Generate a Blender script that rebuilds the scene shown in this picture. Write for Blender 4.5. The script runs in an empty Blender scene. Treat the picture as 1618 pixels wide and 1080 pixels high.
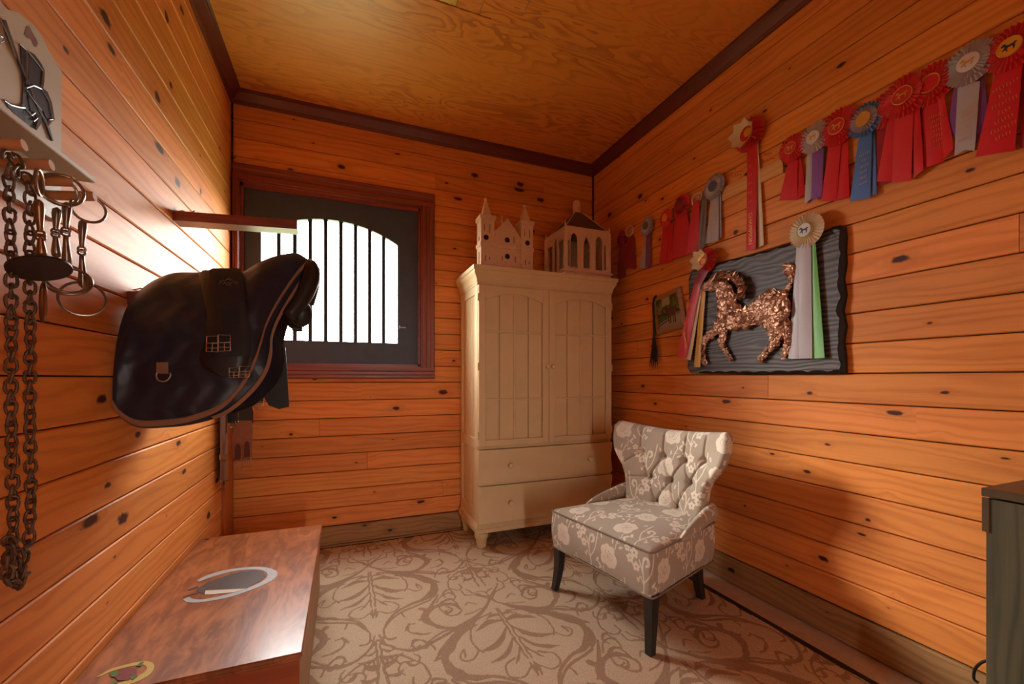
import bpy, math, random
import numpy as np
from mathutils import Vector, Matrix

random.seed(7)
rng = np.random.default_rng(7)
scene = bpy.context.scene
COL = scene.collection

# ------------------------------------------------------------------ camera, world, light, exposure
F_PX = 666.0                       # focal length in pixels of the 1618 x 1080 frame
YAW = math.atan(264.5 / 666.0)
CAM_Z = 1.2
HORIZON = 597.0
cam_data = bpy.data.cameras.new('camera')
cam_data.sensor_fit = 'HORIZONTAL'
cam_data.sensor_width = 36.0
cam_data.lens = 36.0 * F_PX / 1618.0
cam_data.shift_y = (HORIZON - 540.0) / 1618.0
cam_data.clip_start = 0.02
cam = bpy.data.objects.new('camera', cam_data)
COL.objects.link(cam)
cam.location = (0, 0, CAM_Z)
cam.rotation_euler = (math.pi / 2, 0, -YAW)
scene.camera = cam

world = bpy.data.worlds.new('overcast_sky')
scene.world = world
world.use_nodes = True
wbg = world.node_tree.nodes['Background']
wbg.inputs['Color'].default_value = (1.0, 0.975, 0.935, 1)
wbg.inputs['Strength'].default_value = 23.0

# low hazy sun behind thin cloud, shining in through the barred window
sun_data = bpy.data.lights.new('hazy_sun', 'SUN')
sun_data.energy = 4.0
sun_data.angle = math.radians(16)
sun_data.color = (1.0, 0.93, 0.82)
sun = bpy.data.objects.new('hazy_sun', sun_data)
sun.rotation_euler = Vector((2.18, -2.36, -1.40)).to_track_quat('-Z', 'Y').to_euler()
COL.objects.link(sun)

def portal(name, loc, rot, sx, sy):
    l = bpy.data.lights.new(name, 'AREA')
    l.shape = 'RECTANGLE'; l.size = sx; l.size_y = sy
    l.cycles.is_portal = True
    o = bpy.data.objects.new(name, l)
    o.location = loc; o.rotation_euler = rot
    COL.objects.link(o)
portal('window_daylight_portal', (-0.08, 3.44, 1.90), (-math.pi / 2, 0, 0), 0.95, 0.95)
portal('door_gap_fill_portal', (0.55, -1.12, 1.02), (math.pi / 2, 0, 0), 0.2, 2.1)

vs = scene.view_settings
vs.view_transform = 'Standard'
vs.look = 'None'
vs.gamma = 1.0
vs.use_curve_mapping = False
vs.exposure = 0.70
scene.cycles.use_denoising = True
scene.cycles.max_bounces = 7
scene.cycles.diffuse_bounces = 5
scene.cycles.glossy_bounces = 3
scene.cycles.sample_clamp_indirect = 6.0

# ------------------------------------------------------------------ picture rays -> points in the room
_s, _c = math.sin(YAW), math.cos(YAW)
def ray(px, py):
    u = (px - 809.0) / F_PX
    return Vector((_s + u * _c, _c - u * _s, (HORIZON - py) / F_PX))
def on(axis, val, px, py):
    d = ray(px, py)
    t = (val - (0, 0, CAM_Z)[axis]) / d[axis]
    return Vector((0, 0, CAM_Z)) + d * t

# the room
XL, XR, YB, YF, H = -0.70, 2.10, 3.285, -1.0, 3.10

# ------------------------------------------------------------------ node helper
class NT:
    def __init__(self, name):
        self.m = bpy.data.materials.new(name)
        self.m.use_nodes = True
        self.t = self.m.node_tree
        self.b = self.t.nodes['Principled BSDF']
    def n(self, typ, ins=None, **kw):
        nd = self.t.nodes.new(typ)
        for k, v in kw.items():
            setattr(nd, k, v)
        for k, v in (ins or {}).items():
            self.put(nd.inputs[k], v)
        return nd
    def put(self, sock, v):
        if isinstance(v, bpy.types.NodeSocket):
            self.t.links.new(v, sock)
        elif isinstance(v, (tuple, list)) and len(v) == 3 and sock.type == 'RGBA':
            sock.default_value = (*v, 1)
        else:
            sock.default_value = v
    def math(self, op, a, b=0.0, c=0.0):
        nd = self.n('ShaderNodeMath', operation=op)
        self.put(nd.inputs[0], a); self.put(nd.inputs[1], b); self.put(nd.inputs[2], c)
        return nd.outputs[0]
    def sep(self, v):
        nd = self.n('ShaderNodeSeparateXYZ'); self.put(nd.inputs[0], v)
        return nd.outputs
    def comb(self, x, y, z):
        nd = self.n('ShaderNodeCombineXYZ')
        for i, q in enumerate((x, y, z)): self.put(nd.inputs[i], q)
        return nd.outputs[0]
    def mix(self, f, a, b, mode='MIX'):
        nd = self.n('ShaderNodeMix', data_type='RGBA', blend_type=mode)
        self.put(nd.inputs[0], f); self.put(nd.inputs[6], a); self.put(nd.inputs[7], b)
        return nd.outputs[2]
    def smooth(self, v, lo, hi, a=0.0, b=1.0):
        nd = self.n('ShaderNodeMapRange', interpolation_type='SMOOTHSTEP')
        for i, q in enumerate((v, lo, hi, a, b)): self.put(nd.inputs[i], q)
        return nd.outputs[0]
    def noise(self, vec, scale, detail=2.0, rough=0.5, dist=0.0, dim='3D'):
        nd = self.n('ShaderNodeTexNoise', noise_dimensions=dim)
        if vec is not None: self.put(nd.inputs['Vector'], vec)
        self.put(nd.inputs['Scale'], scale); self.put(nd.inputs['Detail'], detail)
        self.put(nd.inputs['Roughness'], rough); self.put(nd.inputs['Distortion'], dist)
        return nd.outputs['Fac']
    def obj(self):
        return self.n('ShaderNodeTexCoord').outputs['Object']
    def rand(self):
        return self.n('ShaderNodeObjectInfo').outputs['Random']
    def set(self, **kw):
        names = dict(color='Base Color', rough='Roughness', metal='Metallic', coat='Coat Weight',
                     coat_rough='Coat Roughness', spec='Specular IOR Level', sheen='Sheen Weight',
                     normal='Normal', alpha='Alpha', sub='Subsurface Weight', trans='Transmission Weight')
        for k, v in kw.items():
            self.put(self.b.inputs[names[k]], v)
        return self
    def bump(self, h, strength=0.3, dist=0.002):
        nd = self.n('ShaderNodeBump')
        nd.inputs['Strength'].default_value = strength
        nd.inputs['Distance'].default_value = dist
        self.put(nd.inputs['Height'], h)
        self.put(self.b.inputs['Normal'], nd.outputs[0])
        return self

def lin(r, g, b):
    f = lambda c: (c / 255 / 12.92) if c <= 10 else ((c / 255 + 0.055) / 1.055) ** 2.4
    return (f(r), f(g), f(b))

def plain(name, rgb, rough=0.5, metal=0.0, var=0.12, scale=30.0, bump=0.0, bdist=0.001, **kw):
    """one colour with a little procedural unevenness"""
    m = NT(name)
    o = m.obj()
    nz = m.noise(o, scale, 3)
    c = lin(*rgb)
    lo = tuple(q * (1 - var) for q in c); hi = tuple(min(1, q * (1 + var)) for q in c)
    m.set(color=m.mix(nz, lo, hi), rough=rough, metal=metal, **kw)
    if bump: m.bump(nz, bump, bdist)
    return m.m

def wood(name, light, dark, knot=(74, 34, 18), rough=0.4, coat=0.25, knots=True, grain=1.0, tint=0.25, cell=0.42, spec=0.5, bump=0.0):
    """board wood: local X runs along the grain, local Z across the face"""
    m = NT(name)
    o = m.obj(); r = m.rand()
    s = m.sep(o)
    px = m.math('ADD', s[0], m.math('MULTIPLY', r, 57.0))
    pz = s[2]
    py = m.math('ADD', s[1], m.math('MULTIPLY', r, 31.0))
    if knots:
        vo = m.n('ShaderNodeTexVoronoi', voronoi_dimensions='1D', feature='F1')
        m.put(vo.inputs['W'], m.math('MULTIPLY', px, 1.0 / cell)); vo.inputs['Scale'].default_value = 1.0
        kc = m.sep(vo.outputs['Color'])
        dx = m.math('DIVIDE', m.math('SUBTRACT', px, m.math('MULTIPLY', vo.outputs['W'], cell)), m.math('ADD', 1.1, m.math('MULTIPLY', kc[0], 2.0)))
        dz = m.math('SUBTRACT', pz, m.math('MULTIPLY', m.math('SUBTRACT', kc[0], 0.5), 0.10))
        d = m.math('SQRT', m.math('ADD', m.math('MULTIPLY', dx, dx), m.math('MULTIPLY', dz, dz)))
        size = m.math('MULTIPLY', m.math('POWER', kc[1], 1.3), 0.026)
        d = m.math('MULTIPLY', d, m.math('ADD', 0.45, m.math('MULTIPLY', m.noise(m.comb(m.math('MULTIPLY', px, 38.0), py, m.math('MULTIPLY', pz, 60.0)), 1.0, 2), 1.1)))
        kmask = m.math('MULTIPLY', m.smooth(d, size, m.math('ADD', m.math('MULTIPLY', size, 0.55), -0.001)), m.math('GREATER_THAN', kc[2], 0.35))
        bend = m.math('MULTIPLY', m.math('EXPONENT', m.math('MULTIPLY', d, -38.0)), m.math('MULTIPLY', m.math('SUBTRACT', kc[0], 0.5), 0.09))
        g = m.math('ADD', pz, bend)
    else:
        g = pz
    wob = m.noise(m.comb(m.math('MULTIPLY', px, 1.3), py, m.math('MULTIPLY', g, 9.0)), 1.0, 2)
    rings = m.math('SINE', m.math('ADD', m.math('MULTIPLY', g, 150.0), m.math('MULTIPLY', wob, 26.0)))
    rings = m.math('MULTIPLY', m.math('ADD', rings, 1.0), 0.5)
    rings = m.math('POWER', rings, 2.0)
    fine = m.noise(m.comb(m.math('MULTIPLY', px, 5.0), py, m.math('MULTIPLY', g, 210.0)), 1.0, 3)
    patch = m.noise(m.comb(m.math('MULTIPLY', px, 1.8), py, m.math('MULTIPLY', g, 10.0)), 1.0, 3)
    f = m.math('ADD', m.math('MULTIPLY', rings, 0.42 * grain), m.math('MULTIPLY', m.math('SUBTRACT', fine, 0.5), 0.55 * grain))
    f = m.math('ADD', f, m.math('MULTIPLY', m.math('SUBTRACT', patch, 0.42), 1.0))
    f = m.n('ShaderNodeClamp', {0: f}).outputs[0]
    col = m.mix(f, lin(*light), lin(*dark))
    hs = m.n('ShaderNodeHueSaturation', {'Color': col})
    m.put(hs.inputs['Value'], m.math('ADD', 1.0 - tint * 0.5, m.math('MULTIPLY', r, tint)))
    m.put(hs.inputs['Hue'], m.math('ADD', 0.4965, m.math('MULTIPLY', m.math('FRACT', m.math('MULTIPLY', r, 7.3)), 0.007)))
    col = hs.outputs[0]
    if knots:
        halo = m.smooth(d, m.math('MULTIPLY', size, 3.2), size, 0.0, 0.35)
        halo = m.math('MULTIPLY', halo, m.math('GREATER_THAN', kc[2], 0.35))
        col = m.mix(halo, col, lin(*dark))
        col = m.mix(kmask, col, lin(*knot))
    m.set(color=col, rough=m.math('ADD', rough, m.math('MULTIPLY', fine, 0.12)), coat=coat, coat_rough=0.32, spec=spec)
    if bump: m.bump(f, bump, 0.0012)
    return m.m

# ------------------------------------------------------------------ mesh builder
class MB:
    def __init__(self):
        self.v = []; self.f = []
    def add(self, verts, faces):
        b = len(self.v)
        self.v += [tuple(p) for p in verts]
        self.f += [tuple(i + b for i in q) for q in faces]
        return self
    def box(self, a, b):
        (x0, y0, z0), (x1, y1, z1) = a, b
        vs_ = [(x0, y0, z0), (x1, y0, z0), (x1, y1, z0), (x0, y1, z0), (x0, y0, z1), (x1, y0, z1), (x1, y1, z1), (x0, y1, z1)]
        return self.add(vs_, [(0, 3, 2, 1), (4, 5, 6, 7), (0, 1, 5, 4), (1, 2, 6, 5), (2, 3, 7, 6), (3, 0, 4, 7)])
    def cbox(self, a, b, ch=0.003):
        """box with chamfered edges"""
        a = Vector(a); b = Vector(b); c = (a + b) / 2; h = (b - a) / 2
        ch = min(ch, min(h) * 0.9)
        vs_ = []; idx = {}
        for sx in (-1, 1):
            for sy in (-1, 1):
                for sz in (-1, 1):
                    for k in range(3):
                        q = [sx * h[0], sy * h[1], sz * h[2]]
                        for j in range(3):
                            if j != k: q[j] -= (sx, sy, sz)[j] * ch
                        idx[(sx, sy, sz, k)] = len(vs_)
                        vs_.append((c[0] + q[0], c[1] + q[1], c[2] + q[2]))
        fs = []
        for k in range(3):
            i, j = [(1, 2), (2, 0), (0, 1)][k]
            for s in (-1, 1):
                loop = []
                for (p, q) in ((-1, -1), (1, -1), (1, 1), (-1, 1)):
                    t = [0, 0, 0]; t[k] = s; t[i] = p; t[j] = q
                    loop.append(idx[(*t, k)])
                fs.append(tuple(loop if s > 0 else loop[::-1]))
        for k in range(3):
            i, j = [(1, 2), (2, 0), (0, 1)][k]
            for p in (-1, 1):
                for q in (-1, 1):
                    t0 = [0, 0, 0]; t1 = [0, 0, 0]
                    t0[i] = t1[i] = p; t0[j] = t1[j] = q; t0[k] = -1; t1[k] = 1
                    loop = [idx[(*t0, i)], idx[(*t0, j)], idx[(*t1, j)], idx[(*t1, i)]]
                    fs.append(tuple(loop if p * q > 0 else loop[::-1]))
        for sx in (-1, 1):
            for sy in (-1, 1):
                for sz in (-1, 1):
                    loop = [idx[(sx, sy, sz, k)] for k in range(3)]
                    fs.append(tuple(loop if sx * sy * sz > 0 else loop[::-1]))
        return self.add(vs_, fs)
    def tube(self, pts, r, n=8, closed=False, cap=True, flat=None):
        """round (or, with flat=(a,b), elliptic) tube along a polyline; r is a number or one per point"""
        pts = [Vector(p) for p in pts]
        m = len(pts)
        rs = list(r) if hasattr(r, '__len__') else [r] * m
        T = []
        for i in range(m):
            if closed: d = pts[(i + 1) % m] - pts[i - 1]
            else: d = pts[min(i + 1, m - 1)] - pts[max(i - 1, 0)]
            T.append(d.normalized() if d.length > 1e-9 else Vector((0, 0, 1)))
        up = Vector((0, 0, 1)) if abs(T[0].z) < 0.9 else Vector((1, 0, 0))
        N = (up - T[0] * up.dot(T[0])).normalized()
        vs_ = []
        for i in range(m):
            N = (N - T[i] * N.dot(T[i]))
            N = N.normalized() if N.length > 1e-6 else T[i].orthogonal().normalized()
            B = T[i].cross(N)
            for k in range(n):
                a = 2 * math.pi * k / n
                ca, sa = math.cos(a), math.sin(a)
                if flat: ca *= flat[0]; sa *= flat[1]
                vs_.append(pts[i] + (N * ca + B * sa) * rs[i])
        fs = []
        for i in range(m if closed else m - 1):
            for k in range(n):
                a0 = i * n + k; a1 = i * n + (k + 1) % n
                j = (i + 1) % m
                b0 = j * n + k; b1 = j * n + (k + 1) % n
                fs.append((a0, a1, b1, b0))
        if cap and not closed:
            fs.append(tuple(range(n))[::-1]); fs.append(tuple((m - 1) * n + k for k in range(n)))
        return self.add(vs_, fs)
    def lathe(self, prof, base=(0, 0, 0), axis='Z', n=20, square=False):
        """prof: (radius, height) pairs"""
        vs_ = []; fs = []
        b = Vector(base)
        for (r, h) in prof:
            for k in range(n):
                a = 2 * math.pi * (k + (0.5 if square else 0)) / n
                x, y = r * math.cos(a), r * math.sin(a)
                p = {'Z': (x, y, h), 'X': (h, x, y), 'Y': (y, h, x)}[axis]
                vs_.append(b + Vector(p))
        for i in range(len(prof) - 1):
            for k in range(n):
                fs.append((i * n + k, i * n + (k + 1) % n, (i + 1) * n + (k + 1) % n, (i + 1) * n + k))
        fs.append(tuple(range(n))[::-1]); fs.append(tuple((len(prof) - 1) * n + k for k in range(n)))
        return self.add(vs_, fs)
    def prism(self, poly, fn, d0, d1):
        """poly: 2-D outline, fn(u, v, depth) -> point; closed slab between depths d0 and d1"""
        n = len(poly)
        vs_ = [fn(u, v, d0) for u, v in poly] + [fn(u, v, d1) for u, v in poly]
        fs = [tuple(range(n))[::-1], tuple(range(n, 2 * n))]
        for i in range(n):
            j = (i + 1) % n
            fs.append((i, j, n + j, n + i))
        return self.add(vs_, fs)
    def grid(self, P, closed_u=False):
        """P[i][j] points"""
        ni, nj = len(P), len(P[0])
        vs_ = [p for row in P for p in row]
        fs = []
        for i in range(ni if closed_u else ni - 1):
            for j in range(nj - 1):
                i1 = (i + 1) % ni
                fs.append((i * nj + j, i1 * nj + j, i1 * nj + j + 1, i * nj + j + 1))
        return self.add(vs_, fs)
    def mesh(self, name):
        me = bpy.data.meshes.new(name)
        me.from_pydata(self.v, [], self.f)
        me.validate()
        return me
    def build(self, name, mat, parent=None, smooth=False, loc=(0, 0, 0), rot=(0, 0, 0), fix=True):
        me = self.mesh(name)
        if fix:
            import bmesh
            bm = bmesh.new(); bm.from_mesh(me)
            bmesh.ops.recalc_face_normals(bm, faces=bm.faces)
            bm.to_mesh(me); bm.free()
        return link(name, me, mat, parent, smooth, loc, rot)

def link(name, me, mat, parent=None, smooth=False, loc=(0, 0, 0), rot=(0, 0, 0)):
    o = bpy.data.objects.new(name, me)
    COL.objects.link(o)
    if mat is not None and len(me.materials) == 0:
        me.materials.append(mat)
    if smooth:
        me.polygons.foreach_set('use_smooth', [True] * len(me.polygons))
        if smooth != 'all':
            try:
                me.set_sharp_from_angle(angle=math.radians(38))
            except Exception:
                pass
    o.location = loc; o.rotation_euler = rot
    if parent is not None: o.parent = parent
    return o

def thing(name, label, cat, loc=(0, 0, 0), group=None, rot=(0, 0, 0)):
    o = bpy.data.objects.new(name, None)
    o.empty_display_size = 0.05
    COL.objects.link(o)
    o.location = loc; o.rotation_euler = rot
    tag(o, label, cat, group)
    return o
def tag(o, label, cat, group=None):
    o['label'] = label; o['category'] = cat
    if group: o['group'] = group
    return o
def struct(o):
    o['kind'] = 'structure'
    return o

def crom(pts, n=8, closed=False):
    """Catmull-Rom resampling of a list of tuples"""
    P = [np.array(p, float) for p in pts]
    m = len(P); out = []
    for i in range(m if closed else m - 1):
        p1, p2 = P[i], P[(i + 1) % m]
        p0 = P[i - 1] if (closed or i > 0) else 2 * p1 - p2
        p3 = P[(i + 2) % m] if (closed or i + 2 < m) else 2 * p2 - p1
        for k in range(n):
            t = k / n
            out.append(0.5 * ((2 * p1) + (-p0 + p2) * t + (2 * p0 - 5 * p1 + 4 * p2 - p3) * t * t + (-p0 + 3 * p1 - 3 * p2 + p3) * t ** 3))
    if not closed: out.append(P[-1])
    return [tuple(q) for q in out]

# ================================================================== materials of the room
M_PINE = wood('varnished_pine_board', (230, 148, 74), (194, 110, 49), rough=0.5, coat=0.0, spec=0.28)
M_STAIN = wood('red_stained_wood', (142, 64, 46), (104, 42, 32), knots=False, rough=0.38, coat=0.35)
M_TREATED = wood('weathered_treated_board', (170, 128, 80), (118, 82, 50), knot=(46, 28, 18), rough=0.7, coat=0.0)
M_BACK = plain('dark_wall_backing', (42, 24, 16), 0.8)
M_CONC = plain('dusty_concrete', (204, 184, 162), 0.9, var=0.25, scale=14, bump=0.3)

def ply_mat():
    m = NT('varnished_plywood')
    o = m.obj(); r = m.rand()
    s = m.sep(o)
    px = m.math('ADD', m.math('MULTIPLY', s[0], 1.6), m.math('MULTIPLY', r, 41.0))
    pv = m.math('MULTIPLY', s[1], 7.5)
    v = m.comb(px, pv, 0.0)
    big = m.noise(v, 0.62, 3, 0.55, 0.5)
    ring = m.math('FRACT', m.math('MULTIPLY', big, 14.0))
    ring = m.smooth(ring, 0.35, 0.95)
    fine = m.noise(m.comb(m.math('MULTIPLY', s[0], 9.0), m.math('MULTIPLY', s[1], 120.0), 0.0), 1.0, 3)
    where = m.smooth(m.noise(v, 0.35, 2), 0.3, 0.65, 0.18, 0.72)
    f = m.math('ADD', m.math('MULTIPLY', ring, where), m.math('MULTIPLY', m.math('SUBTRACT', fine, 0.5), 0.5))
    f = m.n('ShaderNodeClamp', {0: f}).outputs[0]
    m.set(color=m.mix(f, lin(222, 146, 62), lin(170, 90, 38)), rough=0.42, coat=0.3, coat_rough=0.3)
    return m.m
M_PLY = ply_mat()

# ================================================================== floor, ground outside
floor = struct(MB().box((XL - 0.1, YF - 0.1, -0.12), (XR + 0.1, YB + 0.1, 0.0)).build('floor', M_CONC))
def lawn_mat():
    m = NT('pale_lawn')
    nz = m.noise(m.obj(), 3.0, 4)
    m.set(color=m.mix(nz, lin(84, 98, 60), lin(120, 130, 88)), rough=0.95)
    return m.m
ground = MB().box((-40, -40, -0.5), (40, 60, -0.3)).build('ground', lawn_mat())
struct(ground)

# ================================================================== walls: a dark core, every board its own child
BT = 0.018                                       # board thickness
def board_mesh(L, W, T=BT, ch=0.004):
    """local X along, Z across (centred), front face at y = 0 looking to -Y"""
    h = W / 2 - 0.0022
    poly = [(h, T), (h, ch), (h - ch, 0), (-h + ch, 0), (-h, ch), (-h, T)]
    mb = MB()
    n = len(poly)
    vs_ = [(0, y, z) for z, y in poly] + [(L, y, z) for z, y in poly]
    fs = [tuple(range(n)), tuple(range(n, 2 * n))[::-1]] + [(i, n + i, n + (i + 1) % n, (i + 1) % n) for i in range(n)]
    return mb.add(vs_, fs)
def add_board(parent, frame, a, b, z0, z1, mat=M_PINE, proud=0.0, name='board'):
    """frame(s) places local X; a..b along the wall"""
    o = board_mesh(b - a, z1 - z0).build(name, mat, parent)
    loc, rz = frame(a, proud)
    o.location = (loc[0], loc[1], (z0 + z1) / 2); o.rotation_euler = (0, 0, rz)
    return o
fr_back = lambda a, p: ((a, YB - p), 0.0)
fr_right = lambda a, p: ((XR - p, YB - a), -math.pi / 2)     # a is measured from the back corner
fr_left = lambda a, p: ((XL + p, a), math.pi / 2)

WX0, WX1, WZ0, WZ1 = -0.665, 0.56, 1.275, 2.53   # hole for the window
core = MB()
yb = YB + BT
core.box((XL - 0.1, yb, -0.12), (WX0, yb + 0.1, H + 0.05)).box((WX1, yb, -0.12), (XR + 0.12, yb + 0.1, H + 0.05))
core.box((WX0, yb, -0.12), (WX1, yb + 0.1, WZ0)).box((WX0, yb, WZ1), (WX1, yb + 0.1, H + 0.05))
wall_back = struct(core.build('wall_back', M_BACK))
wall_right = struct(MB().box((XR + BT, YF, -0.12), (XR + 0.12, YB + BT, H + 0.05)).build('wall_right', M_BACK))
wall_left = struct(MB().box((XL - 0.12, YF, -0.12), (XL - BT, YB + BT, H + 0.05)).build('wall_left', M_BACK))
fw = MB().box((XL - 0.12, YF - 0.1, -0.12), (0.48, YF, H + 0.05)).box((0.62, YF - 0.1, -0.12), (XR + 0.12, YF, H + 0.05)).box((0.48, YF - 0.1, 2.05), (0.62, YF, H + 0.05))  # unseen wall; its door gap is narrowed to trim the fill light
added_aisle = MB().box((-6, -5.2, -0.14), (8, YF - 0.1, -0.02)).build('added_aisle_floor', M_CONC); struct(added_aisle)  # unseen floor, added to cut light rising through the door gap
added_aisle_roof = MB().box((-6, -5.2, 2.75), (8, YF - 0.12, 2.85)).build('added_aisle_roof', M_PINE); struct(added_aisle_roof)  # unseen roof, added so only low-angle daylight reaches the door gap
wall_front = struct(fw.build('wall_front', M_PINE))

# back wall
zs = [0.141 + 0.1284 * i for i in range(9)] + [1.168 + 0.12586 * i for i in range(1, 16)]
zs[-1] = min(zs[-1], H)
cuts = {0: 1.42, 1: 0.72, 3: 0.155, 5: -0.165, 7: 1.3, 14: 0.9, 16: 1.5, 18: 1.1, 20: 0.66, 21: 1.6, 22: 0.5}
for i in range(len(zs) - 1):
    z0, z1 = zs[i], min(zs[i + 1], H)
    segs = [(XL, XR)]
    if z1 > WZ0 and z0 < WZ1:
        segs = [(WX1 + 0.03, XR)] if (z0 > WZ0 - 0.05 and z1 < WZ1 + 0.05) else [(XL, XR)]
        if z0 < WZ0 or z1 > WZ1:
            # board cut around the opening: keep clear of it under the casing
            if z0 < WZ0: add_board(wall_back, fr_back, XL, WX1 + 0.03, z0, WZ0)
            else: add_board(wall_back, fr_back, XL, WX1 + 0.03, WZ1, z1)
            segs = [(WX1 + 0.03, XR)]
    for (a, b) in segs:
        c = cuts.get(i)
        if c is not None and a + 0.1 < c < b - 0.1:
            add_board(wall_back, fr_back, a, c - 0.001, z0, z1); add_board(wall_back, fr_back, c + 0.001, b, z0, z1)
        else:
            add_board(wall_back, fr_back, a, b, z0, z1)
# right wall (measured from the back corner)
zs = [0.155 + 0.1332 * i for i in range(22)] + [H]
cuts = {11: 2.6, 9: 0.62, 7: 1.7, 14: 1.2, 16: 2.4}
for i in range(len(zs) - 1):
    c = cuts.get(i)
    if c:
        add_board(wall_right, fr_right, 0, c - .001, zs[i], zs[i + 1]); add_board(wall_right, fr_right, c + .001, YB - YF, zs[i], zs[i + 1])
    else:
        add_board(wall_right, fr_right, 0, YB - YF, zs[i], zs[i + 1])
# left wall
zs = [0.39 - 0.1359 * 2 + 0.1359 * i for i in range(22)] + [H]
for i in range(len(zs) - 1):
    add_board(wall_left, fr_left, YF, YB, zs[i], zs[i + 1])

# weathered bottom boards
def baseboard(name, frame, a, b, z1):
    e = bpy.data.objects.new(name, None); COL.objects.link(e); struct(e)
    add_board(e, frame, a, b, 0.004, z1, M_TREATED, 0.006, 'plank')
    return e
baseboard('baseboard_back', fr_back, XL, XR, 0.139)
baseboard('baseboard_right', fr_right, 0.008, YB - YF, 0.153)
baseboard('baseboard_left', fr_left, YF, YB - 0.01, 0.115)

# crown moulding
def crown(name, p0, p1, inward):
    p0 = Vector(p0); p1 = Vector(p1); inw = Vector(inward)
    prof = [(0, 0), (0.012, 0), (0.016, 0.012), (0.016, 0.02), (0.03, 0.034), (0.05, 0.052), (0.056, 0.056), (0.058, 0.066), (0.067, 0.068), (0.067, 0.076), (0, 0.076)]
    mb = MB()
    n = len(prof)
    vs_ = [p0 + inw * a + Vector((0, 0, H - 0.0765 + b)) for a, b in prof] + [p1 + inw * a + Vector((0, 0, H - 0.0765 + b)) for a, b in prof]
    mb.add(vs_, [tuple(range(n))[::-1], tuple(range(n, 2 * n))] + [(i, (i + 1) % n, n + (i + 1) % n, n + i) for i in range(n)])
    o = mb.build(name, M_CROWN, None)
    return struct(o)
M_CROWN = plain('dark_red_moulding', (104, 44, 32), 0.36, var=0.2, scale=8, coat=0.4, coat_rough=0.25)
crown('trim_1', (XL, YB, 0), (XR, YB, 0), (0, -1, 0))
crown('trim_2', (XL, YF, 0), (XL, YB - 0.0, 0), (1, 0, 0))
crown('trim_3', (XR, YF, 0), (XR, YB - 0.0, 0), (-1, 0, 0))
# flat board that closes the lower left corner
tr = board_mesh(0.95, 0.21).build('trim_4', wood('corner_board_pine', (186, 100, 48), (146, 70, 30)), None)
tr.location = (XL + 0.019, 3.15, 0.004); tr.rotation_euler = (0, -math.pi / 2, math.pi / 2)
struct(tr)
# wire stapled up the back corners
M_WIRE = plain('black_wire', (22, 18, 16), 0.5)
M_STEEL = plain('worn_steel', (150, 140, 130), 0.35, 0.9)
for nm, x in (('corner_wire', XL + 0.009), ('corner_wire', XR - 0.009)):
    w = MB().tube([(x, YB - 0.008, 0.15), (x, YB - 0.008, 1.6), (x, YB - 0.008, H - 0.08)], 0.0055, 8).build(nm, M_WIRE, None)
    tag(w, 'black wire stapled up the corner beside the %s' % ('window' if x < 0 else 'tall cream cabinet'), 'wire', 'wires in the back corners')
    for k in range(14):
        z = 0.3 + k * 0.2
        MB().tube([(x - 0.007, YB - 0.003, z), (x - 0.006, YB - 0.015, z), (x + 0.006, YB - 0.015, z), (x + 0.007, YB - 0.003, z)], 0.0013, 5).build('staple', M_STEEL, w)

# ceiling: plywood sheets
ceiling = struct(MB().box((XL - 0.1, YF - 0.1, H + 0.012), (XR + 0.1, YB + 0.1, H + 0.1)).build('ceiling', M_BACK))
def sheet(x0, x1, y0, y1):
    return MB().cbox((x0, y0, H), (x1, y1, H + 0.0115), 0.0015).build('plywood_sheet', M_PLY, ceiling)
SY = 2.115
sheet(XL, XR, SY + 0.002, YB)
sheet(XL, 0.40, YF, SY - 0.002)
sheet(0.655, XR, YF, SY - 0.002)
sheet(0.402, 0.653, YF, 1.9)
p = sheet(0.53, 0.653, 1.902, SY - 0.004)
p2 = sheet(0.402, 0.435, 1.902, SY - 0.004)
M_FOAM = plain('yellow_insulation', (222, 190, 92), 0.95, var=0.25, scale=60, bump=0.6, bdist=0.004)
mb = MB()
mb.grid([[(0.44 + 0.088 * i / 8, 1.91 + 0.2 * j / 8, H + 0.004 - 0.012 * math.sin(math.pi * i / 8) * math.sin(math.pi * j / 8) - 0.004 * random.random()) for j in range(9)] for i in range(9)])
mb.build('insulation', M_FOAM, ceiling, True)
# ragged lighter seam filler and two stray fasteners
M_PALEW = plain('torn_plywood_edge', (206, 134, 66), 0.7, var=0.3, scale=40)
mb = MB()
xs = np.linspace(0.72, 1.98, 60)
top = [(x, SY + 0.004 + 0.01 * abs(math.sin(x * 9)) * random.random()) for x in xs]
bot = [(x, SY - 0.004 - 0.014 * random.random() * (0.4 + abs(math.sin(x * 4)))) for x in xs]
for i in range(59):
    mb.add([(*top[i], H - 0.0012), (*top[i + 1], H - 0.0012), (*bot[i + 1], H - 0.0012), (*bot[i], H - 0.0012)], [(0, 1, 2, 3)])
mb.build('torn_seam', M_PALEW, ceiling)
MB().tube([(0.86, 1.86, H - 0.001), (0.868, 2.0, H - 0.001)], 0.0022, 5).build('scratch', M_STEEL, ceiling)

# ================================================================== window
win = struct(bpy.data.objects.new('window_1', None)); COL.objects.link(win)
M_SASH = plain('dark_painted_sash', (66, 76, 96), 0.5, var=0.25, scale=12)  # dark paint, with the blue cast of lens flare put into its colour
def casing(name, poly_pts, mat=M_STAIN):
    return None
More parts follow.
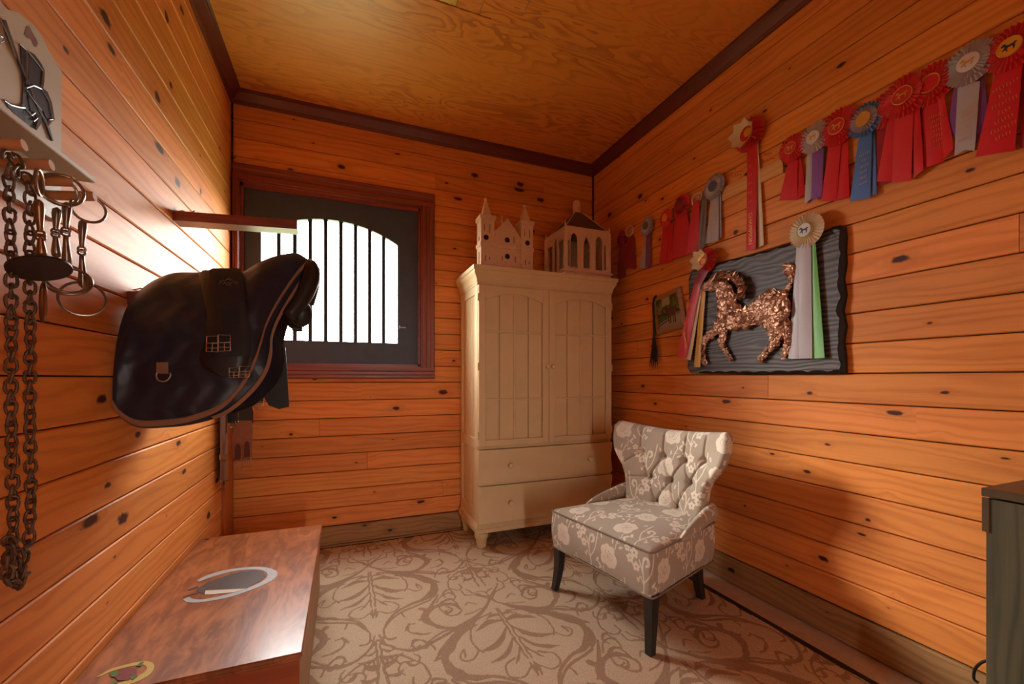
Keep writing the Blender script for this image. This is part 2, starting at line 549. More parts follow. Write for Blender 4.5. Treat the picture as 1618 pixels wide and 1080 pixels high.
# casing boards with a stepped profile
def cas(x0, z0, x1, z1, along):
    mb = MB()
    L = (x1 - x0) if along == 'x' else (z1 - z0)
    W = (z1 - z0) if along == 'x' else (x1 - x0)
    steps = [(0, 0.012), (0.1, 0.02), (0.3, 0.02), (0.38, 0.014), (0.62, 0.014), (0.7, 0.022), (1.0, 0.024)]
    poly = [(-W / 2, 0)] + [(-W / 2 + W * a, t) for a, t in steps] + [(W / 2, 0)]
    n = len(poly)
    vs_ = [(0, -t, z) for z, t in poly] + [(L, -t, z) for z, t in poly]
    mb.add(vs_, [tuple(range(n)), tuple(range(n, 2 * n))[::-1]] + [(i, n + i, n + (i + 1) % n, (i + 1) % n) for i in range(n)])
    o = mb.build('casing', M_STAIN, win)
    return o
o = cas(XL + 0.012, 0, 0.652, 0.105, 'x'); o.location = (XL + 0.012, YB, 2.525 + 0.0525); o.scale = (1, 1, -1)
o = cas(XL + 0.012, 0, 0.652, 0.085, 'x'); o.location = (XL + 0.012, YB, 1.28 - 0.0425)
o = cas(0, 1.28, 0.095, 2.525, 'z'); o.location = (0.557 + 0.0475, YB, 1.28); o.rotation_euler = (0, -math.pi / 2, 0); o.scale = (1, 1, 1)
o = cas(0, 1.28, 0.034, 2.525, 'z'); o.location = (-0.671, YB, 1.28); o.rotation_euler = (0, -math.pi / 2, 0)
# jamb lining and stop
JY = 3.40
jm = MB()
jm.box((WX0 + 0.002, YB - 0.012, WZ0 + 0.002), (WX0 + 0.014, JY, WZ1 - 0.002)).box((WX1 - 0.014, YB - 0.012, WZ0 + 0.002), (WX1 - 0.002, JY, WZ1 - 0.002))
jm.box((WX0 + 0.002, YB - 0.012, WZ0 + 0.002), (WX1 - 0.002, JY, WZ0 + 0.014)).box((WX0 + 0.002, YB - 0.012, WZ1 - 0.014), (WX1 - 0.002, JY, WZ1 - 0.002))
jm.build('jamb', M_STAIN, win)
st = MB()
st.box((WX0 + 0.014, 3.312, WZ0 + 0.014), (WX0 + 0.03, 3.336, WZ1 - 0.014)).box((WX1 - 0.03, 3.312, WZ0 + 0.014), (WX1 - 0.014, 3.336, WZ1 - 0.014))
st.box((WX0 + 0.014, 3.312, WZ0 + 0.014), (WX1 - 0.014, 3.336, WZ0 + 0.03)).box((WX0 + 0.014, 3.312, WZ1 - 0.036), (WX1 - 0.014, 3.336, WZ1 - 0.014))
st.build('stop', M_STAIN, win)
# the dark sash with its arched opening
OX0, OX1, OZ0, OZS, OZT = -0.535, 0.378, 1.468, 2.222, 2.352
sx0, sx1, sz0, sz1 = WX0 + 0.016, WX1 - 0.016, WZ0 + 0.016, WZ1 - 0.016
SY0, SY1 = 3.338, 3.372
sash = MB()
sash.box((sx0, SY0, sz0), (OX0, SY1, sz1)).box((OX1, SY0, sz0), (sx1, SY1, sz1)).box((OX0, SY0, sz0), (OX1, SY1, OZ0))
na = 28
cx = (OX0 + OX1) / 2; hw = (OX1 - OX0) / 2; rise = OZT - OZS
RR = (hw * hw + rise * rise) / (2 * rise)
arch = lambda x: OZT - RR + math.sqrt(max(RR * RR - (x - cx) ** 2, 0))
for i in range(na):
    a = OX0 + (OX1 - OX0) * i / na; b = OX0 + (OX1 - OX0) * (i + 1) / na
    za, zb = arch(a), arch(b)
    sash.add([(a, SY0, za), (b, SY0, zb), (b, SY0, sz1), (a, SY0, sz1), (a, SY1, za), (b, SY1, zb), (b, SY1, sz1), (a, SY1, sz1)],
             [(0, 1, 2, 3), (7, 6, 5, 4), (0, 4, 5, 1), (3, 2, 6, 7)])
sash.build('sash', M_SASH, win, fix=False)
M_BAR = plain('dark_iron_bar', (46, 46, 50), 0.45, 0.6)
for px in (440.7, 466, 490.3, 514.7, 538.7, 561.7, 584, 606):
    x = on(1, 3.356, px, 597)[0]
    MB().lathe([(0.0155, OZ0 - 0.012), (0.0155, arch(x) + 0.012)], (x, 3.355, 0), n=10).build('bar', M_BAR, win, True)
lt = MB().cbox((0.39, SY0 - 0.004, 1.585), (0.44, SY0, 1.595), 0.001).cbox((0.392, SY0 - 0.012, 1.575), (0.398, SY0, 1.605), 0.001)
lt.build('latch', M_STEEL, win)

# ================================================================== tall cream cabinet
M_CREAM = plain('cream_paint', (222, 200, 154), 0.42, var=0.06, scale=9)
M_CREAMW = plain('worn_cream_paint', (214, 190, 144), 0.55, var=0.12, scale=40)
AX0, AX1, AYF, AYB = 0.857, 1.949, 2.80, 3.262
arm = thing('armoire', 'tall cream painted cabinet with two panelled doors and two drawers', 'cabinet', ((AX0 + AX1) / 2, (AYF + AYB) / 2, 0))
INV = Matrix.Translation((-(AX0 + AX1) / 2, -(AYF + AYB) / 2, 0))
def apart(mb, name, mat=M_CREAM, parent=None, smooth=False):
    par = parent or arm
    o = mb.build(name, mat, None, smooth)
    o.parent = par
    if par is arm:
        o.matrix_parent_inverse = INV
    return o
# carcass: top, bottom, back, corner posts and rails
b = MB()
b.box((AX0 + 0.012, AYF + 0.03, 0.17), (AX1 - 0.012, AYB, 0.20)).box((AX0 + 0.012, AYF + 0.03, 1.83), (AX1 - 0.012, AYB, 1.955))
b.box((AX0 + 0.012, AYB - 0.012, 0.17), (AX1 - 0.012, AYB, 1.955)).box((AX0 + 0.012, AYF + 0.03, 0.70), (AX1 - 0.012, AYB, 0.72))
b.box((AX1 - 0.02, AYF + 0.02, 0.17), (AX1, AYB, 1.86))
b.box((AX0, AYF + 0.004, 0.703), (AX1, AYF + 0.03, 0.72)).box((AX0, AYF + 0.002, 0.449), (AX1, AYF + 0.03, 0.468))
b.box((AX0, AYF + 0.006, 0.17), (AX0 + 0.02, AYF + 0.04, 1.86)).box((AX1 - 0.02, AYF + 0.006, 0.17), (AX1, AYF + 0.04, 1.86))
apart(b, 'carcass')
# bead-board side facing the window
sp = MB()
sp.cbox((AX0, AYF + 0.04, 0.17), (AX0 + 0.02, AYF + 0.075, 1.86), 0.002).cbox((AX0, AYB - 0.05, 0.17), (AX0 + 0.02, AYB, 1.86), 0.002)
sp.cbox((AX0, AYF + 0.075, 0.17), (AX0 + 0.02, AYB - 0.05, 0.27), 0.002).cbox((AX0, AYF + 0.075, 0.70), (AX0 + 0.02, AYB - 0.05, 0.775), 0.002).cbox((AX0, AYF + 0.075, 1.79), (AX0 + 0.02, AYB - 0.05, 1.86), 0.002)
side = apart(sp, 'side_panel')
npk = 8
for (za, zb) in ((0.268, 0.702), (0.773, 1.792)):
    for k in range(npk):
        y0 = AYF + 0.075 + (AYB - 0.05 - AYF - 0.075) * k / npk; y1 = AYF + 0.075 + (AYB - 0.05 - AYF - 0.075) * (k + 1) / npk
        apart(MB().cbox((AX0 + 0.007, y0 + 0.0008, za), (AX0 + 0.016, y1 - 0.0008, zb), 0.004), 'plank', M_CREAM, side)
        # parts of parts keep room coordinates too
def fix_sub(par):
    for ch in par.children: ch.matrix_parent_inverse = Matrix()
# doors
def door(x0, x1, knob_x, hinge_x):
    px0, px1, pz0, pzs, pzt = x0 + 0.046, x1 - 0.046, 0.764, 1.745, 1.800
    y0, y1, yp = AYF - 0.016, AYF + 0.012, AYF + 0.001
    d = MB()
    z0, z1 = 0.724, 1.846
    d.cbox((x0, y0, z0), (px0, y1, z1), 0.002).cbox((px1, y0, z0), (x1, y1, z1), 0.002).cbox((px0, y0, z0), (px1, y1, pz0), 0.002)
    c = (px0 + px1) / 2; h = (px1 - px0) / 2; r = pzt - pzs
    R = (h * h + r * r) / (2 * r)
    ar = lambda x: pzt - R + math.sqrt(max(R * R - (x - c) ** 2, 0))
    n = 20
    for i in range(n):
        a = px0 + (px1 - px0) * i / n; e = px0 + (px1 - px0) * (i + 1) / n
        d.add([(a, y0, ar(a)), (e, y0, ar(e)), (e, y0, z1 - 0.001), (a, y0, z1 - 0.001), (a, yp + 0.003, ar(a)), (e, yp + 0.003, ar(e))], [(0, 1, 2, 3), (0, 4, 5, 1)])
    for (q, w) in ((x0, px0), (px1, x1)):
        pass
    o = apart(d, 'door')
    ws = [px0, px0 + (c - px0) * 0.5, c, px1 - (c - px0) * 0.5, px1]
    for k in range(4):
        apart(MB().cbox((ws[k] + 0.0014, yp, pz0 - 0.004), (ws[k + 1] - 0.0014, yp + 0.009, 1.83), 0.0042), 'plank', M_CREAM, o)
    mb = MB()
    mb.cbox((c - 0.008, yp - 0.013, pz0), (c + 0.008, yp + 0.002, pzt), 0.003)
    for z in (1.526, 1.05):
        mb.cbox((px0, yp - 0.012, z - 0.007), (px1, yp + 0.002, z + 0.007), 0.003)
    # raised bead under the arch and around the panel
    bead = [(px0, pz0 + 0.004)] + [(px0 + (px1 - px0) * i / 24, ar(px0 + (px1 - px0) * i / 24)) for i in range(25)] + [(px1, pz0 + 0.004)]
    mb.tube([(x, y0 + 0.004, z) for x, z in bead], 0.0055, 6)
    mb.tube([(px0, y0 + 0.003, pz0), (px1, y0 + 0.003, pz0)], 0.0055, 6)
    apart(mb, 'muntin', M_CREAM, o)
    kn = MB().lathe([(0.007, 0), (0.007, -0.012), (0.013, -0.018), (0.0175, -0.027), (0.0155, -0.036), (0.008, -0.041), (0.0, -0.042)], (knob_x, y0, 1.283), 'Y', 14)
    apart(kn, 'knob', M_CREAM, o, True)
    for z in (0.80, 1.28, 1.76):
        apart(MB().lathe([(0.005, z - 0.026), (0.005, z + 0.026)], (hinge_x, y0 + 0.004, 0), n=8), 'hinge', M_CREAM, o, True)
    fix_sub(o)
    return o
door(AX0 + 0.003, 1.3985, 1.378, AX0 - 0.002)
door(1.4015, AX1 - 0.003, 1.424, AX1 + 0.002)
# drawers with a shaped front
def drawer(z0, z1):
    prof = []
    for i in range(17):
        t = i / 16
        y = AYF - 0.018 + 0.0075 * math.sin(math.pi * t) ** 2 - 0.006 * (1 if t > 0.94 else 0) * 0 - 0.004 * math.cos(2 * math.pi * t)
        prof.append((y, z0 + (z1 - z0) * t))
    prof = [(AYF + 0.004, z0), (AYF - 0.012, z0)] + prof + [(AYF - 0.012, z1), (AYF + 0.004, z1)]
    mb = MB()
    n = len(prof)
    xs_ = (AX0 + 0.001, AX1 - 0.001)
    vs_ = [(x, y, z) for x in xs_ for y, z in prof]
    mb.add(vs_, [tuple(range(n)), tuple(range(n, 2 * n))[::-1]] + [(i, n + i, n + (i + 1) % n, (i + 1) % n) for i in range(n)])
    o = apart(mb, 'drawer', M_CREAM, None, True)
    zc_ = (z0 + z1) / 2 - 0.002
    for x in (1.092, 1.742):
        apart(MB().lathe([(0.008, 0), (0.008, -0.012), (0.015, -0.018), (0.0185, -0.027), (0.016, -0.036), (0.008, -0.041), (0.0, -0.042)], (x, AYF - 0.012, zc_), 'Y', 16), 'knob', M_CREAM, o, True)
    fix_sub(o)
drawer(0.47, 0.700)
drawer(0.192, 0.447)
# base moulding, cornice
def ring(prof, name, mat=M_CREAM, back=AYB):
    """prof: (overhang, z) swept round front and both sides"""
    mb = MB()
    rows = []
    for (o_, z) in prof:
        rows.append([(AX0 - o_, back, z), (AX0 - o_, AYF - o_, z), (AX1 + o_, AYF - o_, z), (AX1 + o_, back, z)])
    mb.grid(rows)
    t = len(mb.v)
    mb.add(rows[-1], [(0, 1, 2, 3)]); mb.add(rows[0], [(3, 2, 1, 0)])
    return apart(mb, name, mat)
ring([(0.004, 0.125), (0.016, 0.125), (0.018, 0.132), (0.018, 0.150), (0.012, 0.158), (0.014, 0.164), (0.008, 0.176), (0.002, 0.188)], 'base_moulding', M_CREAMW)
ring([(0.0, 1.849), (0.004, 1.849), (0.005, 1.862), (0.010, 1.872), (0.012, 1.886), (0.018, 1.905), (0.030, 1.925), (0.033, 1.935), (0.033, 1.945), (0.040, 1.950), (0.042, 1.976)], 'cornice')
foot = [(0.034, 0.128), (0.034, 0.118), (0.044, 0.112), (0.049, 0.098), (0.047, 0.082), (0.038, 0.070), (0.036, 0.064), (0.040, 0.058), (0.038, 0.048), (0.033, 0.020), (0.031, 0.0118)]
for x in (AX0 + 0.04, AX1 - 0.04):
    for y in (AYF + 0.045, AYB - 0.05):
        apart(MB().lathe(foot[::-1], (x, y, 0), n=20), 'foot', M_CREAMW, None, True)
fix_sub(side)

# ================================================================== church bird house on the cabinet
ATOP = 1.9765
M_PALE = plain('whitewashed_wood', (222, 190, 160), 0.7, var=0.14, scale=50)
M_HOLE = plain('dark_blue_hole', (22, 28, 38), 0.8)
M_SLIT = plain('scratched_bare_wood', (130, 92, 68), 0.8)
CH0 = Vector((1.08, 2.87, ATOP))
church = thing('church_birdhouse', 'whitewashed wooden church bird house with two square spires on the cabinet', 'birdhouse', CH0)
def cpart(mb, name, mat=M_PALE, parent=None, smooth=False):
    o = mb.build(name, mat, None, smooth)
    mv = Matrix.Translation(-CH0)
    o.data.transform(mv)
    o.parent = parent or church
    return o
cy0 = 2.812
cpart(MB().cbox((0.872, cy0 - 0.012, ATOP), (1.296, cy0 + 0.125, ATOP + 0.016), 0.002), 'base')
def tower(x0, x1, holes):
    t = MB()
    yd = cy0 + 0.096
    t.cbox((x0, cy0, ATOP + 0.016), (x1, yd, 2.318), 0.0015)
    o = cpart(t, 'tower')
    for (z0, z1, e) in ((2.126, 2.152, 0.007), (2.316, 2.342, 0.009), (2.306, 2.318, 0.004), (2.118, 2.127, 0.003)):
        cpart(MB().cbox((x0 - e, cy0 - e, z0), (x1 + e, yd + e, z1), 0.002), 'band', M_PALE, o)
    cx_, cy_ = (x0 + x1) / 2, (cy0 + yd) / 2
    s = MB().lathe([(0.048, 2.342), (0.012, 2.452), (0.008, 2.460)], (cx_, cy_, 0), n=4, square=True)
    sp_ = cpart(s, 'spire', M_PALE, o)
    cpart(MB().lathe([(0.0, 2.456), (0.0085, 2.460), (0.0125, 2.470), (0.0085, 2.480), (0.0, 2.484)], (cx_, cy_, 0), n=12), 'finial', M_PALE, o, True)
    for (hx, hz, r) in holes:
        cpart(MB().lathe([(r, 0.0), (r, -0.0015), (r * 0.8, -0.002)], (hx, cy0 + 0.0005, hz), 'Y', 20), 'entry_hole', M_HOLE, o)
    for (dx, z0, z1) in ((0.022, 2.23, 2.28), (0.062, 2.22, 2.28), (0.03, 2.02, 2.06), (0.06, 2.03, 2.05)):
        if x0 + dx < x1 - 0.01:
            cpart(MB().box((x0 + dx, cy0 - 0.0012, z0), (x0 + dx + 0.005, cy0 + 0.001, z1)), 'slit', M_SLIT, o)
    for (z0, z1) in ((2.00, 2.09), (2.17, 2.20)):
        cpart(MB().box((x0 - 0.0012, cy0 + 0.035, z0), (x0 + 0.001, cy0 + 0.055, z1)), 'side_slit', M_SLIT, o)
    return o
tower(0.884, 0.984, [(0.922, 2.186, 0.0185)])
tower(1.189, 1.282, [(1.238, 2.183, 0.0185)])
nv = MB()
gp = [(0.984, ATOP + 0.016), (1.189, ATOP + 0.016), (1.189, 2.200), (1.0865, 2.330), (0.984, 2.225)]
nv.prism(gp, lambda u, v, d: (u, d, v), cy0 + 0.012, cy0 + 0.11)
nave = cpart(nv, 'nave')
cpart(MB().cbox((0.984, cy0 + 0.003, 2.126), (1.189, cy0 + 0.014, 2.150), 0.002), 'band', M_PALE, nave)
gb = MB()
for (a, e) in (((0.984, 2.223), (1.0865, 2.331)), ((1.0865, 2.331), (1.189, 2.20))):
    gb.add([(a[0], cy0 + 0.005, a[1]), (e[0], cy0 + 0.005, e[1]), (e[0], cy0 + 0.005, e[1] + 0.012), (a[0], cy0 + 0.005, a[1] + 0.012),
            (a[0], cy0 + 0.118, a[1]), (e[0], cy0 + 0.118, e[1]), (e[0], cy0 + 0.118, e[1] + 0.012), (a[0], cy0 + 0.118, a[1] + 0.012)],
           [(0, 1, 2, 3), (7, 6, 5, 4), (0, 4, 5, 1), (3, 2, 6, 7), (0, 3, 7, 4), (1, 5, 6, 2)])
cpart(gb, 'gable_roof', M_PALE, nave)
for (hx, hz) in ((1.0855, 2.190), (1.0855, 2.072)):
    cpart(MB().lathe([(0.0185, 0.0), (0.0185, -0.0015), (0.015, -0.002)], (hx, cy0 + 0.0115, hz), 'Y', 20), 'entry_hole', M_HOLE, nave)
cpart(MB().lathe([(0.014, 2.325), (0.010, 2.350), (0.004, 2.378), (0.003, 2.382)], (1.075, cy0 + 0.1, 0), n=4, square=True).lathe([(0, 2.376), (0.007, 2.381), (0.009, 2.388), (0.006, 2.395), (0, 2.397)], (1.075, cy0 + 0.1, 0), n=10), 'small_spire', M_PALE, nave)
for (dx, z0, z1) in ((0.06, 2.04, 2.07), (0.15, 2.17, 2.22), (0.16, 2.03, 2.08)):
    cpart(MB().box((0.984 + dx, cy0 + 0.0105, z0), (0.989 + dx, cy0 + 0.013, z1)), 'slit', M_SLIT, nave)

# ================================================================== bird cage on the cabinet
BG0 = Vector((1.745, 2.975, ATOP))
cage = thing('wooden_birdcage', 'pale wooden bird cage with arched openings and dark hipped roof on the cabinet', 'birdcage', BG0)
def bpart(mb, name, mat=M_PALE, parent=None, smooth=False):
    o = mb.build(name, mat, None, smooth)
    o.data.transform(Matrix.Translation(-BG0))
    o.parent = parent or cage
    return o
M_ROOF = plain('brown_roof_mesh', (104, 74, 58), 0.7, var=0.2, scale=120)
M_WIREP = plain('pale_cage_wire', (176, 164, 150), 0.45, 0.5)
bx0, bx1, by0, by1, bz0, bz1 = 1.552, 1.940, 2.812, 3.14, ATOP + 0.045, 2.352
bpart(MB().cbox((bx0 - 0.012, by0 - 0.012, ATOP), (bx1 + 0.012, by1 + 0.012, ATOP + 0.03), 0.002).cbox((bx0 - 0.024, by0 - 0.024, ATOP + 0.03), (bx1 + 0.024, by1 + 0.024, bz0), 0.003), 'base')
def facade(p_of, L, ops, name):
    """p_of(s, depth, z); ops: (centre, half width, z0, spring, top, pointed)"""
    mb = MB()
    def col(a, e, za, zb):
        if zb(a) - za < 0.001: return
        q = []
        for dpt in (0.0, 0.010):
            q += [p_of(a, dpt, za), p_of(e, dpt, za), p_of(e, dpt, zb(e)), p_of(a, dpt, zb(a))]
        mb.add(q, [(0, 1, 2, 3), (7, 6, 5, 4), (0, 4, 5, 1), (3, 2, 6, 7), (0, 3, 7, 4), (1, 5, 6, 2)])
    x = 0.0
    for (c, h, z0, zs_, zt, pt) in ops:
        col(x, c - h, bz0, lambda s_: bz1)
        col(c - h, c + h, bz0, lambda s_: z0)
        n = 12
        def top_(s_):
            t = abs(s_ - c) / h
            return zs_ + (zt - zs_) * ((1 - t) ** 0.62 if pt else math.sqrt(max(0, 1 - t * t)))
        for i in range(n):
            a = c - h + 2 * h * i / n; e = c - h + 2 * h * (i + 1) / n
            q = []
            for dpt in (0.0, 0.010):
                q += [p_of(a, dpt, top_(a)), p_of(e, dpt, top_(e)), p_of(e, dpt, bz1), p_of(a, dpt, bz1)]
            mb.add(q, [(0, 1, 2, 3), (7, 6, 5, 4), (0, 4, 5, 1)])
        x = c + h
    col(x, L, bz0, lambda s_: bz1)
    o = bpart(mb, name)
    wr = MB()
    for (c, h, z0, zs_, zt, pt) in ops:
        for k in (-0.6, -0.2, 0.2, 0.6):
            s_ = c + h * k
            wr.tube([p_of(s_, 0.016, z0 - 0.01), p_of(s_, 0.016, zt + 0.005)], 0.0012, 5)
        wr.tube([p_of(c - h, 0.018, (z0 + zs_) / 2), p_of(c + h, 0.018, (z0 + zs_) / 2)], 0.0012, 5)
    bpart(wr, 'cage_wire', M_WIREP, o)
    # mouldings round the openings
    tr_ = MB()
    for (c, h, z0, zs_, zt, pt) in ops:
        if h < 0.02: continue
        pts = [p_of(c - h, -0.002, z0)]
        for i in range(17):
            s_ = c - h + 2 * h * i / 16
            t = min(1, abs(s_ - c) / h)
            pts.append(p_of(s_, -0.002, zs_ + (zt - zs_) * ((1 - t) ** 0.62 if pt else math.sqrt(max(0, 1 - t * t)))))
        pts.append(p_of(c + h, -0.002, z0))
        tr_.tube(pts, 0.004, 6)
    bpart(tr_, 'arch_trim', M_PALE, o)
    return o
LX = bx1 - bx0; LY = by1 - by0
fo = [(1.569 - bx0 + 0.012, 0.008, 2.05, 2.24, 2.245, False), (1.624 - bx0, 0.033, 2.042, 2.25, 2.305, False), (1.736 - bx0, 0.030, 2.046, 2.22, 2.296, True), (1.847 - bx0, 0.033, 2.042, 2.25, 2.305, False), (1.905 - bx0, 0.010, 2.05, 2.24, 2.245, False)]
so = [(0.075, 0.045, 2.042, 2.26, 2.264, False), (0.165, 0.03, 2.042, 2.25, 2.30, False), (0.255, 0.045, 2.042, 2.26, 2.264, False)]
facade(lambda s_, d_, z: (bx0 + s_, by0 + d_, z), LX, fo, 'facade')
facade(lambda s_, d_, z: (bx1 - s_, by1 - d_, z), LX, fo, 'facade')
facade(lambda s_, d_, z: (bx0 + d_, by1 - s_, z), LY, so, 'facade')
facade(lambda s_, d_, z: (bx1 - d_, by0 + s_, z), LY, so, 'facade')
for x in (bx0, bx1):
    for y in (by0, by1):
        bpart(MB().cbox((x - 0.011, y - 0.011, bz0), (x + 0.011, y + 0.011, 2.335), 0.002).lathe([(0.013, 2.333), (0.013, 2.340), (0.007, 2.346), (0.010, 2.360), (0.006, 2.378), (0.002, 2.386)], (x, y, 0), n=10), 'post', M_PALE, None, False)
bpart(MB().cbox((bx0 - 0.004, by0 - 0.004, bz1 - 0.012), (bx1 + 0.004, by0 + 0.012, bz1 + 0.004), 0.002).cbox((bx0 - 0.004, by1 - 0.012, bz1 - 0.012), (bx1 + 0.004, by1 + 0.004, bz1 + 0.004), 0.002).cbox((bx0 - 0.004, by0, bz1 - 0.012), (bx0 + 0.012, by1, bz1 + 0.004), 0.002).cbox((bx1 - 0.012, by0, bz1 - 0.012), (bx1 + 0.004, by1, bz1 + 0.004), 0.002), 'eave')
rc = [(bx0 + 0.008, by0 + 0.008), (bx1 - 0.008, by0 + 0.008), (bx1 - 0.008, by1 - 0.008), (bx0 + 0.008, by1 - 0.008)]
tc = [(1.745 - 0.03, 2.975 - 0.03), (1.745 + 0.03, 2.975 - 0.03), (1.745 + 0.03, 2.975 + 0.03), (1.745 - 0.03, 2.975 + 0.03)]
rf = MB().add([(*p_, bz1 + 0.004) for p_ in rc] + [(*p_, 2.528) for p_ in tc], [(0, 1, 5, 4), (1, 2, 6, 5), (2, 3, 7, 6), (3, 0, 4, 7), (4, 5, 6, 7), (3, 2, 1, 0)])
ro = bpart(rf, 'roof', M_ROOF)
for p_, q_ in zip(rc, tc):
    bpart(MB().tube([(*p_, bz1 + 0.006), (*q_, 2.530)], 0.0032, 6), 'hip_rib', M_PALE, ro)
bpart(MB().lathe([(0.031, 2.526), (0.031, 2.572), (0.033, 2.574), (0.033, 2.580), (0.031, 2.584), (0.0335, 2.600), (0.029, 2.620), (0.018, 2.633), (0.0, 2.637)], (1.745, 2.975, 0), n=20), 'finial', M_PALE, ro, True)

# ================================================================== woven patterns: drawn on a small tile, carried by the mesh as an attribute
class Tile:
    def __init__(self, w, h, res):
        self.w, self.h, self.res = w, h, res
        self.nx, self.ny = int(round(w / res)), int(round(h / res))
        self.a = np.zeros((self.ny, self.nx), np.float32)
    def _win(self, x0, y0, x1, y1):
        i0, i1 = int(math.floor(x0 / self.res)) - 2, int(math.ceil(x1 / self.res)) + 3
        j0, j1 = int(math.floor(y0 / self.res)) - 2, int(math.ceil(y1 / self.res)) + 3
        X, Y = np.meshgrid(np.arange(i0, i1) * self.res, np.arange(j0, j1) * self.res)
        return X, Y, np.arange(i0, i1) % self.nx, np.arange(j0, j1) % self.ny
    def put(self, cov, ii, jj, val):
        cov = np.clip(cov, 0, 1).astype(np.float32)
        jx = np.ix_(jj, ii)
        if val > 0: self.a[jx] = np.maximum(self.a[jx], cov * val)
        else: self.a[jx] = np.minimum(self.a[jx], 1 - cov)
    def stroke(self, pts, ws, val=1.0):
        ws = list(ws) if hasattr(ws, '__len__') else [ws] * len(pts)
        for (p, q, wa, wb) in zip(pts[:-1], pts[1:], ws[:-1], ws[1:]):
            wm = max(wa, wb)
            X, Y, ii, jj = self._win(min(p[0], q[0]) - wm, min(p[1], q[1]) - wm, max(p[0], q[0]) + wm, max(p[1], q[1]) + wm)
            dx, dy = q[0] - p[0], q[1] - p[1]
            L = dx * dx + dy * dy + 1e-12
            t = np.clip(((X - p[0]) * dx + (Y - p[1]) * dy) / L, 0, 1)
            d = np.hypot(X - p[0] - t * dx, Y - p[1] - t * dy)
            r = (wa + (wb - wa) * t) / 2
            self.put((r - d) / self.res + 0.5, ii, jj, val)
    def ell(self, cx, cy, a, b, rot=0.0, val=1.0):
        m = max(a, b)
        X, Y, ii, jj = self._win(cx - m, cy - m, cx + m, cy + m)
        c, s = math.cos(rot), math.sin(rot)
        u = ((X - cx) * c + (Y - cy) * s) / a; v = (-(X - cx) * s + (Y - cy) * c) / b
        self.put((1 - np.hypot(u, v)) * min(a, b) / self.res + 0.5, ii, jj, val)
    def sample(self, x, y):
        fx = np.asarray(x) / self.res; fy = np.asarray(y) / self.res
        i = np.floor(fx).astype(int); j = np.floor(fy).astype(int)
        u = fx - i; v = fy - j
        g = lambda jj, ii: self.a[jj % self.ny, ii % self.nx]
        return (g(j, i) * (1 - u) + g(j, i + 1) * u) * (1 - v) + (g(j + 1, i) * (1 - u) + g(j + 1, i + 1) * u) * v

def grid_mesh(name, P, pat=None, flip=False):
    """P: (ni, nj, 3) array"""
    P = np.asarray(P, dtype=np.float32)
    ni, nj = P.shape[:2]
    idx = np.arange(ni * nj, dtype=np.int32).reshape(ni, nj)
    q = np.stack([idx[:-1, :-1], idx[1:, :-1], idx[1:, 1:], idx[:-1, 1:]], -1).reshape(-1, 4)
    if flip: q = q[:, ::-1]
    me = bpy.data.meshes.new(name)
    me.vertices.add(ni * nj); me.vertices.foreach_set('co', P.reshape(-1))
    nf = len(q)
    me.loops.add(nf * 4); me.loops.foreach_set('vertex_index', np.ascontiguousarray(q.reshape(-1)))
    me.polygons.add(nf)
    me.polygons.foreach_set('loop_start', np.arange(0, nf * 4, 4, dtype=np.int32))
    me.polygons.foreach_set('loop_total', np.full(nf, 4, dtype=np.int32))
    me.update(calc_edges=True); me.validate()
    if pat is not None:
        at = me.attributes.new('pattern', 'FLOAT', 'POINT')
        at.data.foreach_set('value', np.ascontiguousarray(np.asarray(pat, dtype=np.float32).reshape(-1)))
    return me

